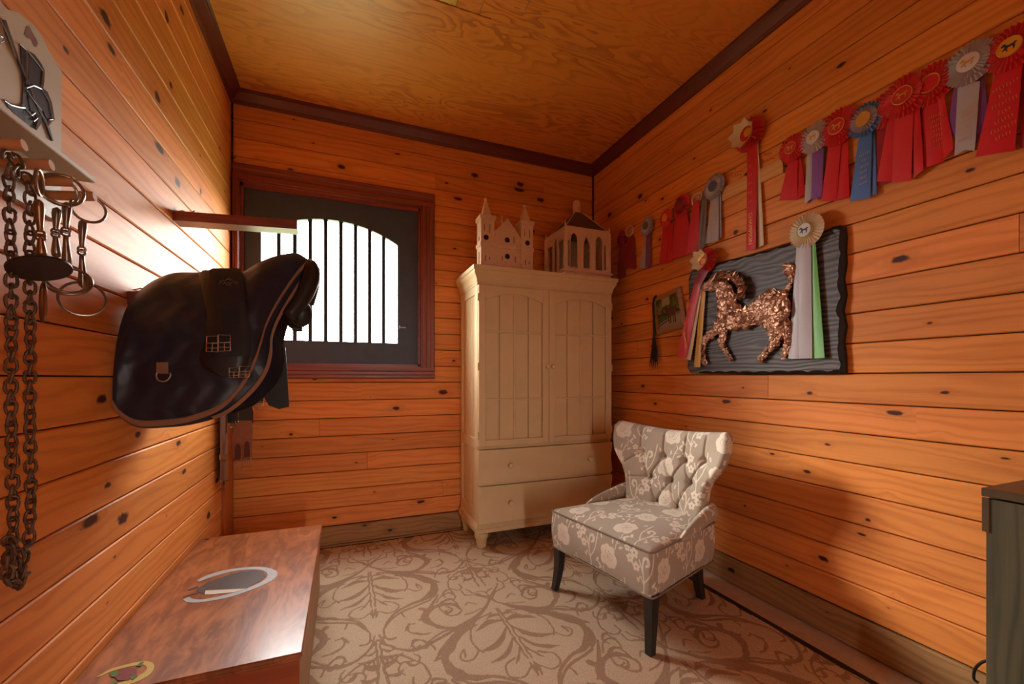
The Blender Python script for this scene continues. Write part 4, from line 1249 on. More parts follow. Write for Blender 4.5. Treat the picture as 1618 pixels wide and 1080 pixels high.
# heart shaped cut-out shows the wood behind
M_SILV = plain('pewter_relief', (84, 88, 90), 0.35, 0.35, var=0.35, scale=90, bump=0.6, bdist=0.002)
def wallpaint(polys, name, mat, th, z0=0.0002, parent=None, scale=3.6):
    mb = MB()
    for poly in polys:
        q = [on(0, PX, x / scale, y / scale) for x, y in poly]
        mb.prism([(p_[1], p_[2]) for p_ in q], lambda u, v, d: (d, u, v), PX + z0, PX + th)
    return rpart(mb, name, mat, parent or bb)
wallpaint([[(112, 250), (150, 285), (155, 330), (150, 480), (165, 500), (150, 520), (155, 560), (215, 690), (205, 740), (170, 720), (120, 690), (70, 640), (40, 605), (22, 575), (30, 568), (55, 590), (90, 602), (120, 590), (125, 500), (118, 380)]], 'painted_boot', M_SILV, 0.0022)
wallpaint([[(155, 290), (185, 305), (225, 360), (245, 400), (242, 460), (235, 500), (260, 520), (285, 580), (302, 680), (285, 690), (270, 712), (262, 690), (232, 620), (225, 700), (200, 735), (165, 640), (150, 560), (150, 510), (152, 400)]], 'painted_boot', plain('pewter_relief_dark', (66, 70, 74), 0.35, 0.35, var=0.3, scale=90), 0.0035)
wallpaint([[(2, 110), (20, 112), (45, 190), (92, 325), (150, 460), (215, 620), (262, 700), (292, 800), (286, 800), (250, 705), (205, 625), (140, 465), (86, 330), (30, 200)]], 'painted_whip', M_SILV, 0.0045)
M_LINE = plain('pewter_highlight', (176, 182, 184), 0.3, 0.5)
hl = MB()
for ln in ([(112, 250), (150, 285), (158, 320), (152, 480)], [(158, 292), (190, 330), (245, 405), (238, 495)], [(25, 572), (60, 596), (120, 612), (142, 612)], [(150, 500), (190, 485), (235, 505), (275, 570), (300, 680)], [(150, 510), (190, 570), (235, 625)], [(160, 630), (180, 655), (200, 640), (215, 670), (190, 690)], [(272, 712), (280, 680), (300, 678)], [(205, 738), (215, 690), (225, 660)], [(4, 112), (22, 150), (45, 200), (92, 330)], [(0, 205), (14, 212), (30, 205), (20, 235), (2, 240)], [(40, 610), (90, 668), (160, 715)]):
    hl.tube([on(0, PX + 0.0045, x / 3.6, y / 3.6) for x, y in ln], 0.0014, 5)
rpart(hl, 'highlight_line', M_LINE, bb)
wallpaint([[(150, 150), (168, 152), (180, 180), (205, 220), (215, 245), (205, 268), (190, 262), (175, 225), (150, 215), (135, 195)]], 'cut_out', plain('bare_cut_out', (120, 72, 36), 0.7), 0.0006)

# ------------------------------------------------------------------ bits and chain on the pegs
M_BRASS = plain('dull_bronze_metal', (150, 116, 84), 0.32, 0.9, var=0.25, scale=40)
M_NICK = plain('dull_nickel', (150, 138, 124), 0.28, 0.95, var=0.2, scale=40)
M_CHAIN = plain('rusty_chain', (118, 96, 78), 0.5, 0.75, var=0.4, scale=120)
M_LEATH = plain('dark_leather', (40, 30, 28), 0.5, var=0.3, scale=60)
def circ(c, r, n_, up, k=28):
    n_ = Vector(n_).normalized(); up = Vector(up); u_ = (up - n_ * up.dot(n_)).normalized(); v_ = n_.cross(u_)
    return [c + u_ * (r * math.cos(2 * math.pi * i / k)) + v_ * (r * math.sin(2 * math.pi * i / k)) for i in range(k)]
def bridle_bit(label, X, ring_t, mouth, ring_b, r_t, r_b, n_t, n_b, metal, wire=0.0032, disc=None):
    """ring_t / ring_b: pixel centres, mouth: pixel points of the jointed mouthpiece"""
    ct = on(0, X, *ring_t); cb = on(0, X, *ring_b)
    root = thing('bridle_bit', label, 'bit', ct, 'bits hanging on the peg rack')
    def add(mb, name, mat, smooth=True):
        o = mb.build(name, mat, None, smooth); o.data.transform(Matrix.Translation(-ct)); o.parent = root
        return o
    add(MB().tube(circ(ct, r_t, n_t, (0, 0, 1)), wire, 8, closed=True), 'ring', metal)
    add(MB().tube(circ(cb, r_b, n_b, (0, 0, 1)), wire, 8, closed=True), 'ring', metal)
    P_ = [on(0, X, *m_) for m_ in mouth]
    mid = len(P_) // 2
    for (a_, b_, fat0) in ((P_[0], P_[1], True), (P_[2], P_[1], True)):
        d_ = b_ - a_
        pts = [a_ + d_ * t for t in (-0.06, 0, 0.04, 0.2, 0.45, 0.7, 0.85, 0.9)]
        add(MB().tube(pts, [0.002, 0.0065, 0.008, 0.0088, 0.0072, 0.0055, 0.0048, 0.002], 12), 'mouthpiece', metal)
        eye = b_ - d_.normalized() * 0.004
        add(MB().tube(circ(eye, 0.0065, (d_.normalized().cross(Vector((1, 0.4, 0)))) if fat0 else (1, 0, 0), (0, 0, 1), 14), 0.0026, 7, closed=True), 'joint', metal)
    if disc:
        c_ = on(0, X + 0.006, *disc[0]); nn = Vector(disc[2]).normalized()
        mb = MB()
        t1 = circ(c_ + nn * 0.0025, disc[1], nn, (0, 0, 1), 36); t2 = circ(c_ - nn * 0.0025, disc[1], nn, (0, 0, 1), 36)
        mb.add(t1 + t2, [tuple(range(36)), tuple(range(36, 72))[::-1]] + [(i, (i + 1) % 36, 36 + (i + 1) % 36, 36 + i) for i in range(36)])
        add(mb, 'bit_guard', M_LEATH)
    return root
bridle_bit('bridle bit with a round dark leather guard nearest the chain', -0.602, (62, 288), [(61, 318), (64, 372), (66, 405)], (68, 478), 0.026, 0.040, (0.95, 0.25, 0), (0.86, 0.52, 0), M_BRASS, disc=((63, 424), 0.049, (0.30, -0.24, -0.92)))
bridle_bit('bridle bit on the middle peg, partly behind its neighbour', -0.628, (92, 300), [(90, 330), (88, 368), (89, 405)], (106, 440), 0.034, 0.038, (0.7, -0.7, 0), (0.5, -0.75, 0.35), M_NICK)
bridle_bit('bridle bit on the middle peg with crossed lower rings', -0.606, (100, 300), [(106, 322), (104, 366), (106, 418)], (108, 444), 0.034, 0.040, (0.5, -0.85, 0), (0.3, -0.8, 0.5), M_NICK)
bridle_bit('bridle bit on the last peg, nearest the saddle', -0.612, (140, 330), [(131, 350), (129, 396), (131, 452)], (131, 472), 0.033, 0.043, (0.55, -0.8, 0), (0.42, -0.9, 0.15), M_NICK)

# chain: single links share one mesh
cl_top = on(0, -0.640, 18, 252)
chain = thing('lead_chain', 'long rusty lead chain looped over the first peg', 'chain', (cl_top[0], cl_top[1], cl_top[2]))
lk = MB()
LL, LWd = 0.0150, 0.0085
lp = [(LWd * math.cos(a_) * 1.0, 0.0022 * math.sin(2 * a_), (LL - LWd) * (1 if math.sin(a_) > 0 else -1) * (abs(math.sin(a_)) ** 0.4) + LWd * math.sin(a_)) for a_ in np.linspace(0, 2 * math.pi, 14, endpoint=False)]
lk.tube(lp, 0.0031, 6, closed=True)
link_me = lk.mesh('link'); link_me.materials.append(M_CHAIN)
link_me.polygons.foreach_set('use_smooth', [True] * len(link_me.polygons))
def run_links(pts, sway=0.0):
    P_ = [np.array(p_) for p_ in pts]
    L = np.concatenate([[0], np.cumsum([np.linalg.norm(P_[i + 1] - P_[i]) for i in range(len(P_) - 1)])])
    P_ = np.array(P_)
    n = int(L[-1] / 0.0215)
    for i in range(n):
        s0 = L[-1] * (i + 0.5) / n
        c_ = np.array([np.interp(s0, L, P_[:, k]) for k in range(3)]); e_ = np.array([np.interp(s0 + 0.005, L, P_[:, k]) for k in range(3)]) - np.array([np.interp(s0 - 0.005, L, P_[:, k]) for k in range(3)])
        d_ = Vector(e_).normalized()
        q = Vector((0, 0, 1)).rotation_difference(d_)
        o = bpy.data.objects.new('link', link_me); COL.objects.link(o); o.parent = chain
        o.location = Vector(c_) - cl_top
        tw = (math.pi / 4 if i % 2 else -math.pi / 4) + 0.5 * i * 0.35 + random.uniform(-0.15, 0.15)
        o.rotation_mode = 'QUATERNION'
        from mathutils import Quaternion
        o.rotation_quaternion = q @ Quaternion((0, 0, 1), tw)
W = lambda x, y, X=-0.640: tuple(on(0, X, x, y))
run_links([W(14, 262, -0.625), W(15, 320), W(18, 420), W(18, 520), W(17, 640), W(20, 760), W(21, 840), W(14, 880), W(18, 920)])
run_links([W(40, 275, -0.65), W(48, 300), W(47, 400), W(48, 520), W(47, 640), W(49, 780), W(46, 850), W(36, 880), W(26, 925)])
run_links([W(4, 244, -0.62), W(12, 240, -0.628), W(22, 248, -0.628), W(30, 262, -0.628), W(24, 276, -0.628)])
run_links([W(10, 850, -0.63), W(24, 866, -0.628), W(36, 900, -0.63), W(30, 925, -0.634), W(12, 915, -0.634), W(8, 880, -0.634)])
for (x, y) in ((42, 868), (40, 910), (24, 858)):
    c_ = on(0, -0.632, x, y) - cl_top
    MB().tube([c_ + Vector((0, -0.012, 0.004)), c_ + Vector((0, 0, 0.004)), c_ + Vector((0, 0.012, 0.002))], [0.0045, 0.0062, 0.004], 8).build('snap', M_CHAIN, chain, True)

# ================================================================== saddle rack arms on the left wall
def rack_arm(label, y0, y1, z0, z1, xt, lift):
    r_ = Vector((XL, (y0 + y1) / 2, z0))
    t = thing('saddle_rack_arm', label, 'rack', r_, 'saddle rack arms')
    mb = MB()
    vs_ = []
    for (x, dz) in ((XL + 0.001, 0), (xt, lift)):
        h_ = z1 - z0
        for (y, z) in ((y0, 0.010), (y0 + 0.006, 0.0), (y1 - 0.006, 0), (y1, 0.010), (y1, h_ - 0.004), (y1 - 0.004, h_), (y0 + 0.004, h_), (y0, h_ - 0.004)):
            vs_.append((x - r_[0], y - r_[1], z + dz))
    mb.add(vs_, [tuple(range(8))[::-1], tuple(range(8, 16))] + [(i, (i + 1) % 8, 8 + (i + 1) % 8, 8 + i) for i in range(8)])
    mb.build('arm', M_STAIN, t)
    hk_ = [(0.0, 0.0, z1 + 0.012 - z0), (0.02, 0.005, z1 + 0.020 - z0), (0.042, 0.012, z1 + 0.012 - z0), (0.05, 0.0, z1 + 0.004 - z0), (0.062, -0.008, z1 + 0.016 - z0), (0.07, -0.010, z1 + 0.022 - z0)]
    MB().tube(hk_, 0.0026, 6).build('hook', M_NICK, t, True)
    MB().tube([(0.0, 0.03, z1 + 0.014 - z0), (0.03, 0.02, z1 + 0.018 - z0), (0.065, 0.02, z1 + 0.024 - z0)], 0.0022, 6).build('hook', M_NICK, t, True)
rack_arm('empty red-brown wooden saddle rack arm in front of the window', 2.262, 2.362, 1.893, 1.935, -0.212, 0.024)
rack_arm('red-brown wooden saddle rack arm carrying the covered saddle', 1.845, 1.945, 1.452, 1.502, -0.24, 0.02)

# ================================================================== saddle in its navy cover
SY_ = 1.90
ridge_px = [(222, 462), (235, 450), (250, 440), (275, 431), (310, 430), (345, 429), (380, 430), (395, 423), (412, 413), (430, 406), (450, 401), (470, 400), (486, 409)]
hem_px = [(178, 640, 1.66), (190, 657, 1.66), (215, 671, 1.66), (250, 672, 1.66), (300, 665, 1.66), (350, 645, 1.665), (385, 608, 1.675), (403, 573, 1.69), (413, 543, 1.71), (422, 513, 1.74), (440, 478, 1.78), (468, 437, 1.83), (487, 417, 1.87)]
hem2_px = [(178, 644, 1.672), (190, 661, 1.672), (215, 675, 1.672), (252, 676, 1.672), (305, 670, 1.672), (358, 653, 1.677), (400, 618, 1.687), (421, 588, 1.70), (429, 560, 1.72), (431, 530, 1.75), (447, 493, 1.79), (477, 447, 1.84), (496, 424, 1.88)]
ridge = [tuple(on(1, SY_, x, y)) for x, y in ridge_px]
hem = [tuple(on(1, Y_, x, y)) for x, y, Y_ in hem_px]
hem2 = [tuple(on(1, Y_, x, y)) for x, y, Y_ in hem2_px]
hem = [(max(h_[0], -0.688), h_[1], h_[2]) for h_ in hem]
hem2 = [(max(h_[0], -0.690), h_[1], h_[2]) for h_ in hem2]
ridge = [(max(r_[0], -0.672), r_[1], r_[2]) for r_ in ridge]
NU, NV = 121, 70
Rg = np.array(crom(ridge, 10)); Hg = np.array(crom(hem, 10)); H2 = np.array(crom(hem2, 10))
tv = np.linspace(0, 1, NV)
yfr = 1 - (1 - tv) ** 2.3
zfr = tv ** 1.35
def cover_pt(R_, H_):
    P_ = np.zeros((len(R_), NV, 3))
    P_[:, :, 0] = R_[:, None, 0] + (H_ - R_)[:, None, 0] * tv[None]
    P_[:, :, 1] = R_[:, None, 1] + (H_ - R_)[:, None, 1] * yfr[None]
    P_[:, :, 2] = R_[:, None, 2] + (H_ - R_)[:, None, 2] * zfr[None]
    return P_
NEAR = cover_pt(Rg, Hg)
# soft folds
ug = np.linspace(0, 1, NU)[:, None]
fold = 0.006 * np.sin(tv[None] * 17 + 5 * np.sin(ug * 6.0)) * np.sin(math.pi * np.clip(ug * 1.6, 0, 1)) * np.clip(tv[None] * 3, 0, 1) * (1 - tv[None] ** 6)
fold += 0.004 * np.sin(ug * 34 + 7 * tv[None]) * np.clip(1 - ug * 1.8, 0, 1) * np.clip(tv[None] * 4, 0, 1) * (1 - tv[None] ** 6)
NEAR[:, :, 1] -= fold
NEAR[:, :, 0] = np.maximum(NEAR[:, :, 0], -0.690)
FAR = NEAR.copy(); FAR[:, :, 1] = 2 * SY_ - FAR[:, :, 1]
def nylon():
    m = NT('navy_quilted_nylon')
    o_ = m.obj(); s_ = m.sep(o_)
    w1 = m.math('SINE', m.math('ADD', m.math('MULTIPLY', s_[0], 90.0), m.math('MULTIPLY', m.math('PINGPONG', m.math('MULTIPLY', s_[2], 14.0), 1.0), 4.0)))
    nz = m.noise(o_, 9.0, 2, 0.5, 0.8)
    h_ = m.math('ADD', m.math('MULTIPLY', w1, 0.25), nz)
    m.set(color=m.mix(nz, lin(18, 22, 32), lin(38, 46, 64)), rough=0.36, spec=0.4, sheen=0.08)
    m.bump(h_, 0.55, 0.008)
    return m.m
M_NYLON = nylon()
M_TAN = plain('tan_webbing', (142, 106, 82), 0.75, var=0.15, scale=200)
M_BLKLEA = plain('black_leather', (24, 23, 25), 0.42, var=0.3, scale=60, bump=0.3)
M_BUCK = plain('bright_buckle', (206, 190, 170), 0.28, 0.9)
S0 = Vector((-0.40, SY_, 1.5))
def spart(parent, me_or_mb, name, mat, smooth='all'):
    if isinstance(me_or_mb, MB):
        o = me_or_mb.build(name, mat, None, smooth)
    else:
        o = link(name, me_or_mb, mat, None, smooth)
    o.data.transform(Matrix.Translation(-Vector(parent.location))); o.parent = parent
    return o
# --- the saddle itself (mostly hidden)
saddle = thing('saddle', 'black leather saddle under the navy cover on the rack arm', 'saddle', (-0.38, SY_, 1.503))
inn = NEAR.copy()
inn[:, :, 1] = SY_ + (inn[:, :, 1] - SY_) * 0.86
inn[:, :, 2] = inn[:, :, 2] - 0.02
body = np.concatenate([inn[:, :46][:, ::-1], np.stack([inn[:, :46, 0], 2 * SY_ - inn[:, :46, 1], inn[:, :46, 2]], -1)[:, 1:]], 1)
spart(saddle, grid_mesh('seat', body[6::3, ::3]), 'seat', M_BLKLEA)
# cantle roll at the high end
ct = [(on(1, 1.80, 455, 500)), on(1, 1.83, 478, 470), on(1, 1.86, 490, 440), on(1, 1.90, 488, 424), on(1, 1.94, 492, 430), on(1, 1.98, 492, 450), on(1, 2.0, 486, 480)]
spart(saddle, MB().tube(crom([tuple(p_) for p_ in ct], 5), [0.026 + 0.012 * math.sin(math.pi * i / 30) for i in range(31)], 12), 'cantle', M_BLKLEA)
for (px_, py_, Y_, sx, sz) in ((474, 495, 1.86, 0.045, 0.055), (468, 500, 1.95, 0.045, 0.055)):
    c_ = on(1, Y_, px_, py_)
    mb = MB()
    rows = []
    for i in range(11):
        a_ = math.pi * i / 10 - math.pi / 2
        rows.append([(c_[0] + sx * math.cos(a_) * math.cos(b_), c_[1] + 0.035 * math.cos(a_) * math.sin(b_), c_[2] + sz * math.sin(a_)) for b_ in np.linspace(0, 2 * math.pi, 17)])
    mb.grid(rows)
    spart(saddle, mb, 'panel', M_BLKLEA)
fl = [on(1, 2.13, x, y) for x, y in ((436, 560), (451, 548), (454, 590), (457, 642), (441, 646), (425, 640), (418, 628), (424, 600))]
spart(saddle, MB().prism([(p_[0], p_[2]) for p_ in fl], lambda u, v, d: (u, d, v), 2.125, 2.133), 'flap', M_BLKLEA, False)
spart(saddle, MB().cbox(tuple(on(1, 1.9, 462, 523) + Vector((0, -0.02, 0))), tuple(on(1, 1.9, 478, 510) + Vector((0, 0.02, 0))), 0.003), 'stirrup_bar', M_BLKLEA, False)

# --- cover
cover = thing('saddle_cover', 'quilted navy saddle cover edged with tan webbing over the saddle', 'saddle cover', (-0.38, SY_, 1.6))
spart(cover, grid_mesh('near_side', NEAR, flip=True), 'near_side', M_NYLON)
spart(cover, grid_mesh('far_side', FAR), 'far_side', M_NYLON)
# lower layer between the two hems, both sides
def lower(sgn):
    rows = np.stack([Hg * (1 - t) + H2 * t for t in np.linspace(-0.9, 1, 5)], 1)
    rows[:, :, 1] += 0.008
    rows[:, 0, 1] += 0.004
    if sgn < 0: rows[:, :, 1] = 2 * SY_ - rows[:, :, 1]
    return grid_mesh('lower_layer', rows, flip=sgn > 0)
spart(cover, lower(1), 'lower_layer', M_NYLON); spart(cover, lower(-1), 'lower_layer', M_NYLON)
# web edging: flat strips following both hems
def strip(curve, inner_dir, width, lift, name, i0=0, i1=None, far=False):
    C_ = curve[i0:i1]
    P_ = np.zeros((len(C_), 4, 3))
    for i in range(len(C_)):
        d_ = inner_dir[i0 + i]; d_ = d_ / np.linalg.norm(d_)
        o_ = np.array([0.0, -lift, 0.0])
        P_[i, 0] = C_[i] - d_ * 0.002; P_[i, 1] = C_[i] + o_; P_[i, 2] = C_[i] + d_ * width + o_; P_[i, 3] = C_[i] + d_ * (width + 0.002)
    P_[:, :, 0] = np.maximum(P_[:, :, 0], -0.694)
    if far: P_[:, :, 1] = 2 * SY_ - P_[:, :, 1]
    spart(cover, grid_mesh(name, P_, flip=not far), name, M_TAN)
in1 = NEAR[:, -8] - NEAR[:, -1]
strip(NEAR[:, -1], in1, 0.016, 0.004, 'webbing')
strip(NEAR[:, -1], in1, 0.015, 0.004, 'webbing', far=True)
H2o = H2.copy(); H2o[:, 1] += 0.004
strip(H2o, Hg - H2 + np.array([0, 0, 1e-4]), 0.011, 0.006, 'webbing', 46)
strip(H2o, Hg - H2 + np.array([0, 0, 1e-4]), 0.011, 0.006, 'webbing', 30, far=True)

# picture point -> near surface of the cover (with outward normal)
dU = np.gradient(NEAR, axis=0); dV = np.gradient(NEAR, axis=1)
NRM = np.cross(dU, dV); NRM /= (np.linalg.norm(NRM, axis=2)[:, :, None] + 1e-9)
if NRM[NU // 2, NV // 2, 1] > 0: NRM = -NRM
rr = NEAR[:, :, 0] * _c - NEAR[:, :, 1] * _s; ff = NEAR[:, :, 0] * _s + NEAR[:, :, 1] * _c
SPX = 809 + F_PX * rr / ff; SPY = HORIZON - F_PX * (NEAR[:, :, 2] - CAM_Z) / ff
def surf(px, py, off=0.0):
    k = np.argsort(((SPX - px) ** 2 + (SPY - py) ** 2).reshape(-1))[:6]
    w = 1 / (((SPX - px) ** 2 + (SPY - py) ** 2).reshape(-1)[k] + 0.3)
    w /= w.sum()
    p_ = (NEAR.reshape(-1, 3)[k] * w[:, None]).sum(0); n_ = (NRM.reshape(-1, 3)[k] * w[:, None]).sum(0)
    return Vector(p_ + n_ / np.linalg.norm(n_) * off)
# tan tab with a D-ring
tab = np.array([[surf(x, y, 0.004) for x in np.linspace(248, 267, 5)] for y in np.linspace(572, 590, 5)])
spart(cover, grid_mesh('ring_tab', tab), 'ring_tab', M_TAN)
dr = [surf(x, y, 0.007) for x, y in ((250, 589), (249, 594), (252, 601), (259, 603), (267, 600), (271, 593), (269, 589))]
spart(cover, MB().tube([tuple(q) for q in crom([tuple(p_) for p_ in dr], 4)], 0.0022, 7), 'd_ring', M_BUCK)

# --- girth thrown over the saddle
girth = thing('saddle_girth', 'wide black girth with two buckle pairs slung over the saddle cover', 'girth', tuple(surf(350, 440)))
Lp = crom([(314, 433), (320, 462), (327, 500), (323, 540), (316, 562), (321, 580), (345, 593)], 8)
Rp = crom([(384, 432), (388, 462), (392, 500), (395, 540), (394, 560), (388, 582), (362, 595)], 8)
rows = []
for a_, b_ in zip(Lp, Rp):
    rows.append([surf(a_[0] + (b_[0] - a_[0]) * t, a_[1] + (b_[1] - a_[1]) * t, 0.014 if 0 < t < 1 else 0.003) for t in np.linspace(0, 1, 9)])
# over the ridge and down the far side
topx = [Vector(q) for q in rows[0]]
far_rows = []
for v_ in range(30, 0, -3):
    far_rows.append([Vector((p_[0], 2 * SY_ - NEAR[60, v_, 1] + 0.012, NEAR[60, v_, 2] + 0.012)) for p_ in topx])
spart(girth, grid_mesh('band', np.array(far_rows + rows), flip=True), 'band', M_BLKLEA)
# the woven overlay with its tan emblem
ov = []
for k_ in range(0, 34):
    a_, b_ = Lp[k_], Rp[k_]
    ov.append([surf(a_[0] + (b_[0] - a_[0]) * t, a_[1] + (b_[1] - a_[1]) * t, 0.021 if 0.3 < t < 0.97 else 0.0145) for t in np.linspace(0.25, 1.0, 9)])
spart(girth, grid_mesh('webbing_overlay', np.array(ov), flip=True), 'webbing_overlay', plain('navy_webbing', (26, 27, 33), 0.7, var=0.2, scale=200))
def emb(lines, name, w=0.0009):
    mb = MB()
    for ln in lines:
        mb.tube([tuple(surf(150 + x / 2.7, 300 + y / 2.7, 0.0225)) for x, y in ln], w, 5)
    spart(girth, mb, name, M_TAN)
emb([[(535, 412), (560, 410), (575, 404), (590, 404), (600, 412), (625, 412)], [(565, 408), (575, 400), (590, 403), (582, 412), (570, 420), (585, 422), (592, 418)], [(535, 425), (545, 415), (552, 425), (560, 416), (568, 428)], [(585, 425), (592, 415), (600, 424), (608, 415), (616, 425), (624, 416)], [(570, 430), (582, 426), (590, 432)]], 'emblem')
def buckle(cx_, cy_, w, h):
    mb = MB()
    f = lambda x, y: tuple(surf(x, y, 0.024))
    mb.tube([f(cx_ - w, cy_ - h), f(cx_ + w, cy_ - h), f(cx_ + w, cy_ + h), f(cx_ - w, cy_ + h)], 0.0021, 6, closed=True)
    mb.tube([f(cx_ - w, cy_ - h * 0.1), f(cx_ + w, cy_ - h * 0.1)], 0.0018, 6)
    mb.tube([f(cx_, cy_ - h * 0.1), f(cx_, cy_ + h)], 0.0015, 6); mb.tube([f(cx_ - w, cy_ + h * 0.5), f(cx_ + w, cy_ + h * 0.5)], 0.0013, 6)
    spart(girth, mb, 'buckle', M_BUCK)
buckle(339, 546, 8.5, 11); buckle(357, 545, 9.0, 11)
buckle(371, 589, 7.0, 8); buckle(387, 588, 7.5, 9)

# ================================================================== girths and a strap hanging in the corner behind the saddle
HY = 3.02
def hang(name, label, cat, pts):
    p_ = on(1, HY, *pts)
    return thing(name, label, cat, tuple(p_))
M_BRN = plain('brown_leather', (140, 84, 52), 0.42, var=0.25, scale=40)
M_ELA = plain('red_brown_elastic', (92, 36, 26), 0.7, var=0.2, scale=100)
g2 = hang('leather_girth', 'brown leather girth with two elastic ends hanging in the corner', 'girth', (380, 640))
def flatpoly(par, pts, Y_, th, name, mat):
    q = [on(1, Y_, x, y) for x, y in pts]
    spart(par, MB().prism([(p_[0], p_[2]) for p_ in q], lambda u, v, d: (u, d, v), Y_, Y_ + th), name, mat, False)
flatpoly(g2, [(377, 560), (400, 560), (400, 668), (377, 668)], HY, 0.006, 'strap', M_BLKLEA)
flatpoly(g2, [(378, 664), (398, 664), (399, 684), (397, 726), (383, 726), (382, 700), (380, 728), (368, 728), (366, 690), (370, 676)], HY - 0.004, 0.010, 'leather_end', M_BRN)
for (x, y) in ((375.5, 712), (390, 708)):
    e = [(x - 4.5, y + 14), (x - 4.5, y - 4), (x - 2.5, y - 10), (x, y - 12), (x + 2.5, y - 10), (x + 4.5, y - 4), (x + 4.5, y + 14)]
    flatpoly(g2, e, HY - 0.007, 0.004, 'elastic', M_ELA)
def buck2(par, x, y, w, h, Y_):
    f = lambda a_, b_: tuple(on(1, Y_, a_, b_))
    mb = MB()
    mb.tube([f(x - w, y - h), f(x + w, y - h), f(x + w, y + h), f(x - w, y + h)], 0.0024, 6, closed=True)
    mb.tube([f(x - w, y), f(x + w, y)], 0.002, 6).tube([f(x, y - h), f(x, y + h * 0.9)], 0.0017, 6)
    spart(par, mb, 'buckle', M_BUCK)
buck2(g2, 375.5, 733, 6, 7.5, HY - 0.008); buck2(g2, 390, 729, 6, 7.5, HY - 0.008)
g3 = hang('web_girth', 'short black web girth with a double buckle hanging beside the tan strap', 'girth', (366, 640))
flatpoly(g3, [(360, 560), (375, 560), (376, 668), (359, 668)], HY + 0.03, 0.006, 'strap', M_BLKLEA)
buck2(g3, 363.5, 675, 4.5, 9, HY + 0.026); buck2(g3, 372, 674, 4.5, 9, HY + 0.026)
g4 = hang('buckle_strap', 'short black strap end with two buckles just under the saddle cover', 'girth', (408, 630))
flatpoly(g4, [(401, 560), (416, 560), (416, 636), (401, 636)], HY - 0.03, 0.006, 'strap', M_BLKLEA)
buck2(g4, 404, 642, 4.5, 6, HY - 0.033); buck2(g4, 412, 640, 4.5, 6, HY - 0.033)
g5 = hang('tie_strap', 'narrow tan strap with a steel snap hanging at the left wall end', 'strap', (354, 640))
SXw = -0.672
def lw(x, y, X=SXw): return tuple(on(0, X, x, y))
q = [lw(348.5, 560), lw(359.5, 560), lw(359.5, 760), lw(348.5, 760)]
spart(g5, MB().prism([(p_[1], p_[2]) for p_ in q], lambda u, v, d: (d, u, v), SXw - 0.003, SXw), 'web', M_TAN, False)
spart(g5, MB().tube([lw(347.5, 760, SXw + 0.003), lw(360.5, 759, SXw + 0.003)], 0.003, 6).tube([lw(354, 761, SXw + 0.002), lw(354, 766, SXw + 0.002), lw(351, 770, SXw + 0.002), lw(353, 775, SXw + 0.002), lw(357, 772, SXw + 0.002)], 0.0028, 6), 'snap', M_NICK)
q = [lw(347.5, 718, SXw), lw(360, 718), lw(360, 726), lw(347.5, 726)]
spart(g5, MB().prism([(p_[1], p_[2]) for p_ in q], lambda u, v, d: (d, u, v), SXw - 0.004, SXw + 0.003), 'keeper', M_BUCK, False)
hk2 = struct(MB().box((XL + 0.0185, 2.86, 1.36), (XL + 0.04, 3.24, 1.44)).build('trim_5', M_STAIN))

# ================================================================== things on the right wall
class Wall:
    """local frame of a thing on the right wall: x to the right in view (-Y), z up, y into the wall"""
    def __init__(self, name, label, cat, px, py, dep=0.0, group=None):
        w = on(0, XR - dep, px, py)
        self.o = Vector((XR, w[1], w[2]))
        self.root = thing(name, label, cat, self.o, group, (0, 0, -math.pi / 2))
    def L(self, px, py, dep):
        w = on(0, XR - dep, px, py)
        return Vector((self.o[1] - w[1], w[0] - XR, w[2] - self.o[2]))
    def add(self, mb, name, mat, parent=None, smooth=False):
        o = mb.build(name, mat, parent or self.root, smooth) if isinstance(mb, MB) else link(name, mb, mat, parent or self.root, smooth)
        return o
def satin(name, rgb, rough=0.38):
    m = NT(name)
    s_ = m.sep(m.obj())
    v = m.noise(m.comb(m.math('MULTIPLY', s_[0], 3.0), s_[1], m.math('MULTIPLY', s_[2], 600.0)), 1.0, 1)
    c = lin(*rgb)
    m.set(color=m.mix(v, tuple(q * 0.85 for q in c), tuple(min(1, q * 1.12) for q in c)), rough=rough, sheen=0.3, spec=0.4)
    return m.m
SAT = dict(red=satin('red_satin', (206, 18, 32)), crimson=satin('crimson_satin', (150, 12, 30)), silver=satin('silver_satin', (178, 172, 176)), greyblue=satin('grey_blue_satin', (150, 150, 168)),
           blue=satin('blue_satin', (74, 118, 186)), purple=satin('purple_satin', (130, 74, 150)), cream=satin('cream_satin', (214, 196, 164)), grey=satin('grey_satin', (120, 116, 116)),
           green=satin('green_satin', (112, 190, 96)), lime=satin('lime_satin', (128, 176, 30)), yellow=satin('yellow_satin', (206, 160, 48)), pinkred=satin('bright_red_satin', (214, 40, 48)),
           gold=plain('gold_foil', (214, 168, 84), 0.35, 0.6), orange=satin('orange_satin', (228, 150, 24)), ink=plain('blue_ink', (40, 56, 92), 0.6), white=satin('white_satin', (214, 206, 206)), navy=satin('slate_satin', (78, 78, 110)))
HORSE = [(-1, .35), (-.85, .55), (-.6, .75), (-.45, .6), (-.35, .35), (0, .25), (.4, .3), (.75, .45), (1, .2), (.8, .2), (.62, .05), (.7, -.3), (.55, -.7), (.42, -.7), (.48, -.3), (.3, -.05), (-.2, -.08), (-.3, -.35), (-.15, -.7), (-.3, -.7), (-.48, -.35), (-.6, -.3), (-.85, -.45), (-.9, -.35), (-.65, -.12), (-.5, .1), (-.62, .35), (-.85, .25)]
